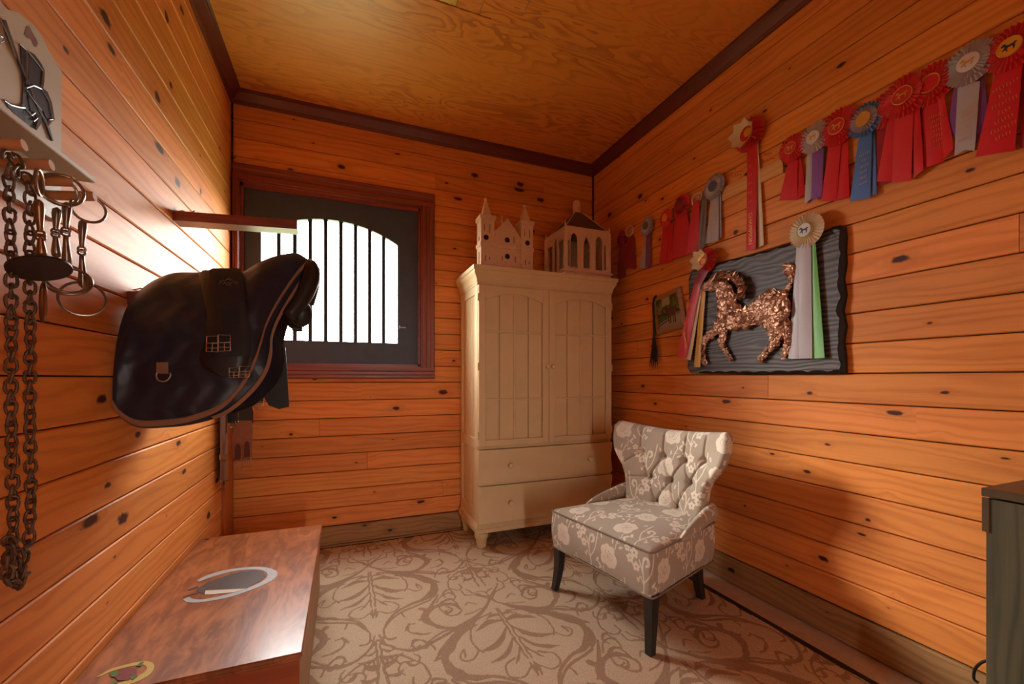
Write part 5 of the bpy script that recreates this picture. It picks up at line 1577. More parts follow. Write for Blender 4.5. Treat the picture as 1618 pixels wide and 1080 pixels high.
def ruffle(r0, r1, n, amp, dep, sag=0.0, jag=0.0):
    """pleated ring facing -y"""
    mb = MB()
    vs_ = []
    for i in range(2 * n):
        a_ = math.pi * i / n
        hi = i % 2
        rr_ = r1 * (1 + (0.035 if hi else -0.035))
        vs_.append((r0 * math.cos(a_), -dep - (amp if hi else 0) * 0.5, r0 * math.sin(a_)))
        vs_.append((rr_ * math.cos(a_), -dep + sag - (amp if hi else 0), rr_ * math.sin(a_)))
    k = 4 * n
    mb.add(vs_, [(2 * i, (2 * i + 2) % k, (2 * i + 3) % k, 2 * i + 1) for i in range(2 * n)])
    return mb
def disc(r, d0, d1, n=24):
    return MB().lathe([(r, -d0), (r, -d1), (r * 0.9, -d1 - 0.0008)], (0, 0, 0), 'Y', n)
def streamer(w, quad, mat, dep, name='streamer', wave=0.004, notch=0.0, parent=None):
    """quad: TL, BL, BR, TR pixels; hangs dep in front of the wall with a slight ripple"""
    TL, BL, BR, TR = [w.L(x, y, dep) for x, y in quad]
    P_ = []
    ph = random.uniform(0, 6)
    for i in range(13):
        t = i / 12
        a_ = TL.lerp(BL, t); b_ = TR.lerp(BR, t)
        row = []
        for j in range(5):
            s_ = j / 4
            q = a_.lerp(b_, s_)
            q = q + Vector((0, wave * math.sin(ph + 2.2 * t + 1.6 * s_) * t - 0.002 * math.sin(math.pi * s_), 0))
            if i == 12 and notch: q = q + Vector((0, 0, notch * (1 - abs(2 * s_ - 1))))
            row.append(q)
        P_.append(row)
    front = np.array([[tuple(q) for q in r_] for r_ in P_])
    back = front + np.array([0, 0.0009, 0])
    mb = MB().grid([[tuple(q) for q in r_] for r_ in front])
    nb = len(mb.v)
    mb.grid([[tuple(q) for q in r_[::-1]] for r_ in back])
    o = mb.build(name, mat, parent or w.root, 'all', fix=False)
    return o, front
def text_mesh(txt, size):
    cu = bpy.data.curves.new('t', 'FONT'); cu.body = txt; cu.size = size; cu.align_x = 'CENTER'; cu.align_y = 'CENTER'; cu.resolution_u = 2
    ob = bpy.data.objects.new('t', cu); COL.objects.link(ob)
    me_ = bpy.data.meshes.new_from_object(ob)
    bpy.data.objects.remove(ob); bpy.data.curves.remove(cu)
    me_.name = 'lettering'
    return me_
def letters(w, parent, x, y, dep, txt, size, mat, rot=0.0, shear=0.0):
    """flat gold letters on a streamer; text without letters becomes small unreadable strokes"""
    c_ = w.L(x, y, dep)
    if txt.startswith('~'):
        n = int(txt[1:]); mb = MB(); rr = random.Random(x * 7 + y)
        for k in range(n):
            cx_ = (k - (n - 1) / 2) * size * 0.62; h_ = size * 0.42
            mb.box((cx_ - size * 0.06, -0.0003, -h_), (cx_ + size * 0.06, 0.0003, h_))
            zz_ = rr.choice((-h_, 0, h_ * 0.9))
            mb.box((cx_ - size * 0.06, -0.0003, zz_ - size * 0.05), (cx_ + size * 0.25, 0.0003, zz_ + size * 0.05))
        me_ = mb.mesh('lettering')
    else:
        me_ = text_mesh(txt, size)
        me_.transform(Matrix.Rotation(math.pi / 2, 4, 'X'))
    me_.transform(Matrix.Rotation(rot, 4, 'Y'))
    if shear:
        for v in me_.vertices: v.co.x += v.co.z * shear
    o = link('lettering', me_, mat, parent)
    o.location = c_
    return o
ROSES = []
def rosette(label, px, py, r, col, inner=None, button='red', rim='gold', emblem='gold', tails=(), pleats=26, dep=0.030, group='show ribbons along the right wall', layers=2, texts=(), name='rosette_ribbon'):
    w = Wall(name, label, 'ribbon', px, py, dep, group)
    root = w.root
    # shift parts that are centred on the rosette
    for (quad, c_, d_, *rest) in tails:
        o, _ = streamer(w, quad, SAT[c_], d_, notch=(rest[0] if rest else 0.0))
    def cen(mb, nm, mat, sm=False, parent=None):
        o = w.add(mb, nm, mat, parent, sm)
        return o
    hub = cen(disc(r * 0.45, 0.001, dep + 0.004), 'backing', SAT[col])
    cen(ruffle(r * 0.40, r, pleats, r * 0.10, dep, r * 0.10), 'ruffle', SAT[col])
    if layers > 1:
        cen(ruffle(r * 0.30, r * 0.74, pleats - 2, r * 0.10, dep + 0.007, r * 0.06), 'ruffle', SAT[inner or col])
    bt = cen(disc(r * 0.42, dep, dep + 0.012, 28), 'button', SAT[button])
    if rim:
        cen(MB().tube([(r * 0.41 * math.cos(a_), -dep - 0.0125, r * 0.41 * math.sin(a_)) for a_ in np.linspace(0, 2 * math.pi, 28, endpoint=False)], r * 0.028, 5, closed=True), 'rim', SAT[rim], 'all', bt)
    if emblem:
        e = r * 0.27
        mb = MB().prism([(x * e, y * e) for x, y in HORSE], lambda u, v, d: (u, d, v), -dep - 0.0142, -dep - 0.0125)
        cen(mb, 'emblem', SAT[emblem], False, bt)
    for (x, y, d_, txt, size, *rot) in texts:
        letters(w, root, x, y, d_, txt, size, SAT['gold'], *(rot or [0.0]))
    return w
K = lambda pts: [(1210 + x / 3.375, 20 + y / 3.375) for x, y in pts]
def rad(px, py, ry, dep=0.03):
    w = on(0, XR - dep, px, py)
    return ry / F_PX * (w[0] * _s + w[1] * _c)
# right-hand row, from the frame edge leftwards
rosette('big red rosette with an orange horse button at the right frame edge', 1597.6, 74.8, rad(1597.6, 74.8, 34), 'red', None, 'orange', 'gold', 'ink',
        [(K([(1225, 300), (1120, 770), (1330, 738), (1370, 260)]), 'red', 0.020), (K([(1362, 270), (1355, 720), (1470, 690), (1470, 240)]), 'crimson', 0.014)], 30,
        texts=[(1588 - 0.6 * i, 135 + 13.2 * i, 0.027, '~%d' % n, 0.013, -0.12) for i, n in enumerate((8, 4, 8, 4, 6, 8, 5))])
rosette('silver rosette with silver and purple streamers', 1531.5, 99.4, rad(1531.5, 99.4, 32.5), 'silver', 'silver', 'white', None, 'gold',
        [(K([(1010, 375), (972, 600), (1030, 700), (1060, 370)]), 'purple', 0.012), (K([(1120, 350), (1110, 720), (1182, 560), (1165, 330)]), 'purple', 0.012), (K([(1025, 380), (1003, 762), (1112, 735), (1142, 365)]), 'silver', 0.020, 0.012)], 32,
        texts=[(1529, 173, 0.026, '~7', 0.0115, -0.16), (1527.5, 181.5, 0.026, 'FARMS', 0.0145, -0.16), (1527, 191, 0.026, 'PRESENTS', 0.0125, -0.16), (1526.5, 200, 0.026, '~4', 0.0115, -0.16), (1526, 209, 0.026, 'FIRST', 0.0135, -0.16), (1525, 219, 0.026, 'PLACE', 0.0135, -0.16)])
rosette('red rosette tucked behind its bigger red neighbour, beside the silver one', 1470.7, 132.6, rad(1470.7, 132.6, 32), 'red', None, 'red', 'gold', None,
        [(K([(830, 470), (842, 832), (952, 796), (935, 430)]), 'red', 0.014), (K([(915, 430), (950, 780), (1002, 722), (945, 420)]), 'pinkred', 0.018)], 28, dep=0.024,
        texts=[(1477 + 0.9 * i, 183 + 7.6 * i, 0.020, '~%d' % n, 0.011, 0.0) for i, n in enumerate((6, 4, 5, 5, 5, 4, 4))])
rosette('red rosette half hidden between the blue one and the big red one', 1402.6, 171, rad(1402.6, 171, 29), 'red', None, 'red', 'gold', None,
        [(K([(592, 600), (594, 905), (655, 945), (760, 885), (690, 590)][:1] + [(594, 925), (752, 880), (690, 590)]), 'crimson', 0.010)], 28, dep=0.018)
rosette('large red rosette with a gold horse and rider on its button', 1427.8, 151.3, rad(1427.8, 151.3, 32), 'red', 'pinkred', 'red', 'gold', 'gold',
        [(K([(655, 540), (590, 900), (672, 900), (720, 540)]), 'red', 0.020), (K([(690, 545), (668, 905), (772, 895), (788, 520)]), 'pinkred', 0.026), (K([(785, 520), (785, 880), (842, 838), (820, 495)]), 'red', 0.022)], 30, dep=0.036)
rosette('blue rosette with a gold button', 1365.6, 188.9, rad(1365.6, 188.9, 25.5), 'blue', 'greyblue', 'gold', 'gold', None,
        [(K([(560, 630), (568, 975), (596, 968), (582, 610)]), 'blue', 0.012), (K([(497, 655), (446, 1006), (557, 985), (566, 635)]), 'blue', 0.020)], 26,
        texts=[(1366 - 0.5 * i, 243 + 9.2 * i, 0.027, t_, 0.0115, -0.1) for i, t_ in enumerate(('~6', '~3', '~5', '~4', 'FIRST', 'PLACE'))])
rosette('red rosette with forked red streamers left of the blue one', 1324, 199.9, rad(1324, 199.9, 28.5), 'red', None, 'red', 'gold', 'gold',
        [(K([(335, 700), (296, 1008), (378, 1002), (402, 690)]), 'red', 0.018), (K([(385, 700), (376, 1000), (446, 985), (440, 670)]), 'red', 0.013)], 28)
rosette('white rosette with grey and purple streamers', 1286.4, 217, rad(1286.4, 217, 23.5), 'silver', 'white', 'white', None, 'gold',
        [(K([(222, 735), (203, 1022), (243, 990), (262, 730)]), 'silver', 0.014), (K([(290, 720), (296, 900), (318, 880), (318, 700)]), 'grey', 0.010), (K([(247, 735), (241, 1008), (302, 985), (308, 715)]), 'purple', 0.020, 0.008)], 26, layers=1)
rosette('small red rosette at the end of the pale batten', 1251, 234, rad(1251, 234, 21), 'red', None, 'red', 'gold', 'gold',
        [(K([(122, 785), (74, 1002), (170, 998), (170, 780)]), 'red', 0.018), (K([(150, 780), (168, 998), (212, 962), (186, 765)]), 'red', 0.012)], 24, layers=1)
# left-hand row
Q = lambda pts: [(940 + x / 4.697, 240 + y / 4.697) for x, y in pts]
rosette('grey-blue rosette with a dark slate button', 1127.8, 294.3, rad(1127.8, 294.3, 19.5), 'greyblue', 'silver', 'navy', None, None,
        [(Q([(862, 330), (822, 682), (868, 672), (890, 330)]), 'silver', 0.012), (Q([(875, 335), (862, 672), (922, 656), (918, 320)]), 'silver', 0.020), (Q([(915, 325), (925, 640), (942, 630), (938, 310)]), 'greyblue', 0.014)], 26,
        texts=[(1130 + 0.2 * i, 328 + 6.5 * i, 0.027, '~4', 0.010, -0.15) for i in range(6)])
w = Wall('show_ribbon', 'red ribbon on a cream loop next to the grey-blue rosette', 'ribbon', 1100.7, 313.5, 0.02, 'show ribbons along the right wall')
streamer(w, Q([(735, 372), (660, 772), (768, 722), (778, 348)]), SAT['red'], 0.022)
w.add(MB().tube([w.L(940 + x / 4.697, 240 + y / 4.697, 0.026) for x, y in ((725, 390), (718, 350), (738, 318), (765, 302), (790, 300), (792, 330), (775, 365), (770, 330), (750, 345))], 0.0065, 8, flat=(1, 0.4)), 'loop', SAT['cream'], None, 'all')
w = Wall('show_ribbon', 'plain folded grey ribbon left of the grey-blue rosette', 'ribbon', 1113, 310, 0.02, 'show ribbons along the right wall')
streamer(w, Q([(800, 322), (765, 752), (818, 702), (832, 320)]), SAT['grey'], 0.015)
streamer(w, Q([(792, 322), (768, 730), (785, 740), (815, 320)]), SAT['grey'], 0.019)
rosette('red rosette with wide red streamers, third from the cabinet', 1076, 325, rad(1076, 325, 17.5), 'red', 'crimson', 'crimson', None, None,
        [(Q([(598, 470), (562, 800), (662, 772), (650, 460)]), 'red', 0.014), (Q([(640, 470), (655, 775), (742, 742), (680, 450)]), 'red', 0.019)], 24)
rosette('small red rosette with an orange button', 1051.8, 344, rad(1051.8, 344, 14), 'pinkred', None, 'orange', None, None,
        [(Q([(505, 540), (478, 836), (528, 828), (560, 535)]), 'red', 0.018), (Q([(530, 540), (535, 826), (575, 808), (578, 530)]), 'red', 0.013)], 18, layers=1)
rosette('small grey rosette with grey and purple streamers', 1021.3, 356.7, rad(1021.3, 356.7, 14.5), 'greyblue', 'silver', 'grey', None, None,
        [(Q([(372, 605), (332, 862), (375, 862), (388, 605)]), 'silver', 0.014), (Q([(380, 605), (370, 852), (416, 858), (412, 585)]), 'purple', 0.019)], 22)
w = Wall('show_ribbon', 'dark red ribbon under a pale ring beside the bird cage', 'ribbon', 995, 364.5, 0.02, 'show ribbons along the right wall')
streamer(w, Q([(240, 618), (222, 872), (305, 870), (287, 608)]), SAT['crimson'], 0.016, notch=0.01)
w.add(MB().tube([w.L(995 + 5.6 * math.cos(a_) + 2.2 * math.sin(a_), 364.5 - 8.4 * math.sin(a_), 0.022) for a_ in np.linspace(0, 2 * math.pi, 20, endpoint=False)], 0.006, 8, closed=True), 'loop', SAT['cream'], None, 'all')
rosette('dark crimson rosette nearest the back corner', 981.5, 376, rad(981.5, 376, 11.5), 'crimson', None, 'crimson', None, None,
        [(Q([(182, 685), (164, 935), (226, 920), (232, 675)]), 'crimson', 0.014)], 20, layers=1)
# cord, batten
cd = MB().tube([on(0, XR - 0.006, 962, 384), on(0, XR - 0.010, 1010, 356), on(0, XR - 0.010, 1040, 342), on(0, XR - 0.010, 1100, 306), on(0, XR - 0.010, 1142, 288)], 0.0018, 6).build('hanging_cord', SAT['cream'])
tag(cd, 'thin pale cord strung behind the left row of ribbons', 'cord')
M_BAT = wood('pale_batten', (232, 176, 100), (204, 144, 74), knots=False, rough=0.55, coat=0.05)
bw = Wall('ribbon_batten', 'short pale wooden batten with pencilled notes behind the tall red ribbon', 'batten', 1142, 304, 0.014)
a_ = bw.L(1141, 318, 0.014); c_ = bw.L(1237, 228, 0.014)
bo = board_mesh(c_[0] - a_[0], 0.083, 0.0125, 0.002).build('plank', M_BAT, bw.root); bo.location = (a_[0], -0.0140, a_[2] + 0.0415)
M_PENCIL = plain('pencil_marks', (70, 44, 26), 0.8)
mb = MB()
def scrib(pts):
    mb.tube([bw.L(1080 + x / 9, 220 + y / 9, 0.0146) for x, y in pts], 0.0009, 4)
for pts in ([(650, 490), (700, 470), (665, 540), (720, 500)], [(720, 430), (740, 415), (735, 450)], [(740, 480), (790, 455), (850, 450)], [(690, 550), (720, 530), (740, 500), (745, 530), (770, 490), (775, 520), (800, 480), (825, 520)],
            [(1150, 180), (1170, 230), (1200, 200), (1205, 230), (1230, 185), (1240, 215), (1270, 170)], [(1110, 350), (1140, 300), (1160, 320), (1190, 290), (1200, 310), (1240, 270), (1300, 270)], [(1080, 300), (1120, 290)]):
    scrib(pts)
mb.build('pencil_note', M_PENCIL, bw.root)
# dark block at one end of the batten
bw.add(MB().cbox(tuple(c_ + Vector((-0.002, 0.0, -0.075))), tuple(c_ + Vector((0.012, 0.012, 0.012))), 0.001), 'end_block', M_BACK)

# tall champion ribbon and the one pinned to the plaque: a cupped star in front of a red ruffle
def champion(label, px, py, r, tails, dep, tilt, texts, coins):
    w = Wall('champion_ribbon', label, 'ribbon', px, py, dep)
    for (quad, c_, d_) in tails:
        streamer(w, quad, SAT[c_], d_, wave=0.006)
    w.add(disc(r * 0.35, 0.002, dep + 0.002), 'backing', SAT['red'])
    w.add(ruffle(r * 0.3, r, 24, r * 0.16, dep, r * 0.2), 'ruffle', SAT['pinkred'], None)
    w.add(ruffle(r * 0.3, r * 0.82, 22, r * 0.14, dep + 0.012, r * 0.1), 'ruffle', SAT['red'], None)
    # star cup
    mb = MB(); n = 7
    inn_ = []; out_ = []
    sh = Vector((-0.15 * r, 0, 0))
    for i in range(2 * n):
        a2 = math.pi * i / n + 0.3
        rr_ = r * (0.88 if i % 2 == 0 else 0.70)
        out_.append((rr_ * math.cos(a2) + sh[0], -dep - 0.038 - (0.012 if i % 2 == 0 else 0.0), rr_ * math.sin(a2)))
        inn_.append((r * 0.40 * math.cos(a2), -dep - 0.014, r * 0.40 * math.sin(a2)))
    mb.add(inn_ + out_, [(i, (i + 1) % (2 * n), 2 * n + (i + 1) % (2 * n), 2 * n + i) for i in range(2 * n)])
    st_ = w.add(mb, 'star_cup', SAT['cream'])
    mb = MB().tube(out_, 0.0022, 6, closed=True)
    w.add(mb, 'gold_edge', SAT['yellow'], st_)
    w.add(disc(r * 0.46, dep + 0.012, dep + 0.016), 'button', SAT['red'])
    for (dx, dz, cr, cc) in coins:
        o = w.add(disc(cr * r, dep + 0.016, dep + 0.020), 'medal', SAT[cc])
        o.location = (dx * r, 0, dz * r)
    for (x, y, d_, txt, size, rot) in texts:
        letters(w, w.root, x, y, d_, txt, size, SAT['gold'], rot)
Pp = lambda pts, s_, ox, oy: [(ox + x / s_, oy + y / s_) for x, y in pts]
c1 = lambda pts: Pp(pts, 4.909, 1150, 180)
champion('tall red and cream champion ribbon hanging high above the plaque', 1182.3, 211.8, rad(1182.3, 211.8, 26), [(c1([(215, 190), (228, 1035), (280, 1015), (232, 190)]), 'cream', 0.016), (c1([(150, 270), (140, 1060), (222, 1045), (225, 220)]), 'red', 0.022)], 0.03, 0,
         [(1185.5, 361, 0.030, 'CHAMPION', 0.034, math.pi / 2)] + [(1185, 262 + 14 * i, 0.029, '~3', 0.012, -0.1) for i in range(5)], ((0.12, 0.02, 0.26, 'orange'),))

# ------------------------------------------------------------------ charred plaque with the metal horse
def char_mat():
    m = NT('charred_grained_wood')
    s_ = m.sep(m.obj())
    v = m.comb(m.math('MULTIPLY', s_[0], 0.9), s_[1], m.math('MULTIPLY', s_[2], 4.0))
    wv = m.noise(v, 2.0, 2, 0.5, 0.4)
    ring_ = m.math('MULTIPLY', m.math('ADD', m.math('SINE', m.math('ADD', m.math('MULTIPLY', wv, 34.0), m.math('MULTIPLY', s_[2], 260.0))), 1.0), 0.5)
    fine = m.noise(m.comb(m.math('MULTIPLY', s_[0], 8.0), s_[1], m.math('MULTIPLY', s_[2], 260.0)), 1.0, 2)
    f = m.math('ADD', m.math('MULTIPLY', ring_, 0.75), m.math('MULTIPLY', m.math('SUBTRACT', fine, 0.5), 0.7))
    f = m.n('ShaderNodeClamp', {0: f}).outputs[0]
    m.set(color=m.mix(f, lin(36, 33, 35), lin(116, 106, 104)), rough=0.5)
    m.bump(f, 0.4, 0.002)
    return m.m
M_CHAR = char_mat()
M_BURN = plain('burnt_edge', (22, 19, 19), 0.6, var=0.3, scale=40, bump=0.4)
pw = Wall('horse_plaque', 'charred wood plaque with a copper scrap-metal horse on the right wall', 'plaque', 1214, 590, 0.03)
D_PL = 0.034
edge_px = [(1092, 588), (1120, 590), (1160, 590), (1200, 591), (1240, 590), (1280, 590), (1320, 590), (1337, 589), (1336, 560), (1333, 540), (1337, 515), (1332, 490), (1337, 465), (1333, 440), (1337, 415), (1336, 395), (1337, 375), (1335, 359), (1328, 356), (1318, 358), (1305, 364), (1280, 373), (1250, 384), (1215, 395), (1180, 404), (1150, 411), (1120, 419), (1095, 426), (1089, 440), (1090, 480), (1088, 520), (1090, 560), (1087, 580)]
outl = [pw.L(x, y, D_PL * 0.5) for x, y in edge_px]
outl = [(p_[0], p_[2]) for p_ in outl]
o2 = []
for i in range(len(outl)):
    p_, q_ = outl[i], outl[(i + 1) % len(outl)]
    L_ = math.hypot(q_[0] - p_[0], q_[1] - p_[1]); k_ = max(1, int(L_ / 0.012))
    for j in range(k_):
        o2.append((p_[0] + (q_[0] - p_[0]) * j / k_, p_[1] + (q_[1] - p_[1]) * j / k_))
cx_ = sum(p_[0] for p_ in o2) / len(o2); cz_ = sum(p_[1] for p_ in o2) / len(o2)
hw_x = max(abs(p_[0] - cx_) for p_ in o2); hw_z = max(abs(p_[1] - cz_) for p_ in o2)
fr_, bk_ = [], []
for i, (x, z) in enumerate(o2):
    sc = 0.008 + 0.013 * abs(math.sin(i * 0.42)) ** 0.6
    nx_ = -1 if x > cx_ + hw_x * 0.92 else (1 if x < cx_ - hw_x * 0.92 else 0)
    nz_ = -1 if z > cz_ + hw_z * 0.80 else (1 if z < cz_ - hw_z * 0.92 else 0)
    fr_.append((x + nx_ * sc, -D_PL, z + nz_ * sc * 0.8)); bk_.append((x, -0.004, z))
n = len(o2)
pb = MB().add(fr_, [tuple(range(n))])
plaque = pw.add(pb, 'board', M_CHAR)
pe = MB().add(fr_ + [(x, -D_PL * 0.62, z) for x, z in o2] + bk_, [(i, (i + 1) % n, n + (i + 1) % n, n + i) for i in range(n)] + [(n + i, n + (i + 1) % n, 2 * n + (i + 1) % n, 2 * n + i) for i in range(n)] + [tuple(range(2 * n, 3 * n))])
pw.add(pe, 'burnt_edge', M_BURN)
# the horse: a core with riveted scraps of metal
M_COP = NT('crumpled_copper')
_o = M_COP.obj(); _n1 = M_COP.noise(_o, 55.0, 3); _n2 = M_COP.noise(_o, 16.0, 2)
M_COP.set(color=M_COP.mix(M_COP.smooth(_n2, 0.3, 0.7), lin(140, 98, 76), lin(200, 158, 130)), rough=M_COP.math('ADD', 0.25, M_COP.math('MULTIPLY', _n1, 0.3)), metal=0.9)
M_COP.bump(_n1, 0.6, 0.004)
M_COPD = plain('dark_bronze', (74, 52, 42), 0.45, 0.8, var=0.3, scale=60)
Hs = lambda x, y, d_: pw.L(1100 + x / 6.353, 420 + y / 6.353, d_)
LIMB_K = 1.12
PXM = 1 / 6.353 / F_PX * 2.33                      # crop pixel -> metres at the plaque
LIMBS = [
 [(40, 225, 16), (75, 215, 28), (130, 205, 42), (190, 175, 52), (235, 190, 58)],
 [(225, 160, 50), (280, 230, 72), (310, 310, 78), (325, 390, 88)],
 [(330, 450, 100), (390, 510, 112), (470, 530, 92), (560, 500, 82), (640, 470, 96), (720, 420, 112), (800, 380, 128), (850, 440, 112)],
 [(270, 570, 62), (210, 650, 42), (125, 705, 34), (85, 745, 30), (72, 820, 24), (70, 900, 24), (90, 970, 26)],
 [(285, 690, 36), (262, 760, 30), (290, 840, 25), (330, 900, 22), (348, 945, 20)],
 [(790, 520, 96), (820, 620, 78), (810, 710, 52), (785, 775, 38), (720, 850, 30), (670, 910, 28), (635, 955, 26)],
 [(880, 600, 60), (925, 720, 34), (915, 800, 30), (900, 860, 26), (870, 915, 24)],
 [(905, 250, 26), (935, 210, 20), (955, 150, 22), (960, 80, 30), (940, 30, 46), (925, 10, 40)],
]
core_mb = MB(); scr = MB()
t5 = (1 + 5 ** 0.5) / 2
ICO = [Vector(v).normalized() for v in ((-1, t5, 0), (1, t5, 0), (-1, -t5, 0), (1, -t5, 0), (0, -1, t5), (0, 1, t5), (0, -1, -t5), (0, 1, -t5), (t5, 0, -1), (t5, 0, 1), (-t5, 0, -1), (-t5, 0, 1))]
ICF = [(0, 11, 5), (0, 5, 1), (0, 1, 7), (0, 7, 10), (0, 10, 11), (1, 5, 9), (5, 11, 4), (11, 10, 2), (10, 7, 6), (7, 1, 8), (3, 9, 4), (3, 4, 2), (3, 2, 6), (3, 6, 8), (3, 8, 9), (4, 9, 5), (2, 4, 11), (6, 2, 10), (8, 6, 7), (9, 8, 1)]
rr = random.Random(11)
def scrap(c, sz):
    q = Matrix.Rotation(rr.uniform(0, 6.28), 3, Vector((rr.uniform(-1, 1), rr.uniform(-1, 1), rr.uniform(-1, 1))).normalized())
    ax = (rr.uniform(0.7, 1.3), rr.uniform(0.35, 0.7), rr.uniform(0.7, 1.3))
    scr.add([c + Vector((v[0] * ax[0], v[1] * ax[1], v[2] * ax[2])) * (sz * rr.uniform(0.75, 1.15)) for v in [q @ p_ for p_ in ICO]], ICF)
for limb in LIMBS:
    sm = [(x, y, r_ * LIMB_K) for x, y, r_ in crom(limb, 6)]
    core_mb.tube([Hs(x, y, D_PL + 0.014) for x, y, _ in sm], [r_ * PXM * 0.82 for _, _, r_ in sm], 12, flat=None)
    for (x, y, r_) in sm:
        R = r_ * PXM
        for _k in range(max(3, int(2 + R * 260))):
            a2 = rr.uniform(0, 6.28); q = math.sqrt(rr.random()) * 0.92
            c_ = Hs(x + r_ * q * math.cos(a2), y + r_ * q * math.sin(a2), D_PL + 0.014)
            c_ = c_ + Vector((0, -R * 0.42 * math.sqrt(max(0, 1 - q * q)), 0))
            scrap(c_, min(0.022, R * rr.uniform(0.30, 0.58)))
# flatten the core so that it reads as a thick relief
core_mb.v = [(x, min(-D_PL + 0.002, -D_PL + (y + D_PL) * 0.42), z) for x, y, z in core_mb.v]
scr.v = [(x, max(-D_PL - 0.12, min(-D_PL + 0.004, y)), z) for x, y, z in scr.v]
hc = pw.add(core_mb, 'horse_core', M_COPD, None, 'all')
pw.add(scr, 'horse_scraps', M_COP.m, hc)
mane = MB()
for (x, y) in crom([(190, 120), (250, 90), (310, 85), (370, 105), (420, 150), (455, 210), (450, 270), (430, 310)], 7):
    for _k in range(5):
        c_ = Hs(x + rr.uniform(-25, 25), y + rr.uniform(-25, 25), D_PL + 0.02 + rr.uniform(0, 0.03))
        d_ = Vector((rr.uniform(-0.3, 1.0), rr.uniform(-0.5, 0.2), rr.uniform(-0.2, 0.9))).normalized() * rr.uniform(0.012, 0.03)
        mane.tube([c_ - d_ * 0.5, c_, c_ + d_], [0.006, 0.0055, 0.001], 5)
mane.v = [(x, max(-D_PL - 0.08, min(-D_PL + 0.004, y)), z) for x, y, z in mane.v]
pw.add(mane, 'mane', M_COP.m, hc)
c2 = lambda pts: Pp(pts, 5.144, 1060, 380)
champion('red, cream and yellow champion ribbon pinned over the plaque corner', 1114, 411, rad(1114, 411, 20, 0.06), [(c2([(240, 400), (190, 1025), (242, 1028), (282, 405)]), 'yellow', 0.050), (c2([(225, 380), (118, 958), (165, 972), (250, 400)]), 'cream', 0.056), (c2([(195, 330), (45, 940), (120, 955), (245, 350)]), 'red', 0.064), (c2([(240, 230), (185, 345), (240, 385), (310, 240)]), 'crimson', 0.060)], 0.056, 0,
         [(1081.5, 533, 0.072, 'CHAMPION', 0.026, math.pi / 2 - 0.16)] + [(1089 - 2.2 * i, 484 + 9 * i, 0.072, '~3', 0.011, -0.1) for i in range(4)], ((-0.35, 0.25, 0.27, 'gold'), (0.05, -0.12, 0.24, 'orange'), (-0.05, 0.42, 0.22, 'gold')))
c3 = lambda pts: Pp(pts, 4, 1070, 340)
rosette('cream rosette with grey and green streamers pinned to the plaque', 1273, 363.8, rad(1273, 363.8, 27, 0.06), 'cream', 'lime', 'white', 'lime', 'ink',
        [(c3([(755, 185), (700, 906), (768, 906), (790, 185)]), 'silver', 0.052), (c3([(820, 160), (846, 905), (868, 905), (866, 150)]), 'lime', 0.048), (c3([(848, 160), (858, 905), (931, 900), (872, 150)]), 'green', 0.054), (c3([(770, 185), (764, 906), (850, 903), (846, 175)]), 'silver', 0.060)], 30, dep=0.064, group=None, layers=1)

# ------------------------------------------------------------------ framed horse photograph and black tassel
fw_ = Wall('framed_photo', 'small tilted wooden frame with a photograph of a brown horse', 'picture', 1058, 490, 0.01)
fc = [fw_.L(x, y, 0.012) for x, y in ((1037.5, 530), (1086, 515.5), (1075.5, 451.7), (1031.7, 471.7))]
fc = [Vector((p_[0], 0, p_[2])) for p_ in fc]
ctr_ = (fc[0] + fc[1] + fc[2] + fc[3]) / 4
ins = lambda p_, k_: ctr_ + (p_ - ctr_) * k_
M_FRAME = wood('gilt_brown_frame', (168, 122, 76), (120, 78, 44), knots=False, rough=0.4, coat=0.2)
for i in range(4):
    a_, b_ = fc[i], fc[(i + 1) % 4]
    mb = MB()
    q = [a_, b_, ins(b_, 0.78), ins(a_, 0.78)]
    h1 = [0.016, 0.016, 0.022, 0.022]
    vs_ = [(p_[0], -0.001, p_[2]) for p_ in q] + [(p_[0], -h_, p_[2]) for p_, h_ in zip(q, h1)]
    mb.add(vs_, [(0, 1, 2, 3), (7, 6, 5, 4), (0, 4, 5, 1), (1, 5, 6, 2), (2, 6, 7, 3), (3, 7, 4, 0)])
    fw_.add(mb, 'moulding', M_FRAME)
nn_ = 64
Pg = np.zeros((nn_, nn_, 3)); Cg = np.zeros((nn_, nn_, 3))
q = [ins(p_, 0.79) for p_ in fc]
r2 = np.random.default_rng(3)
blot = [(r2.random(), 0.45 + 0.55 * r2.random(), 0.04 + 0.1 * r2.random(), r2.random()) for _ in range(70)]
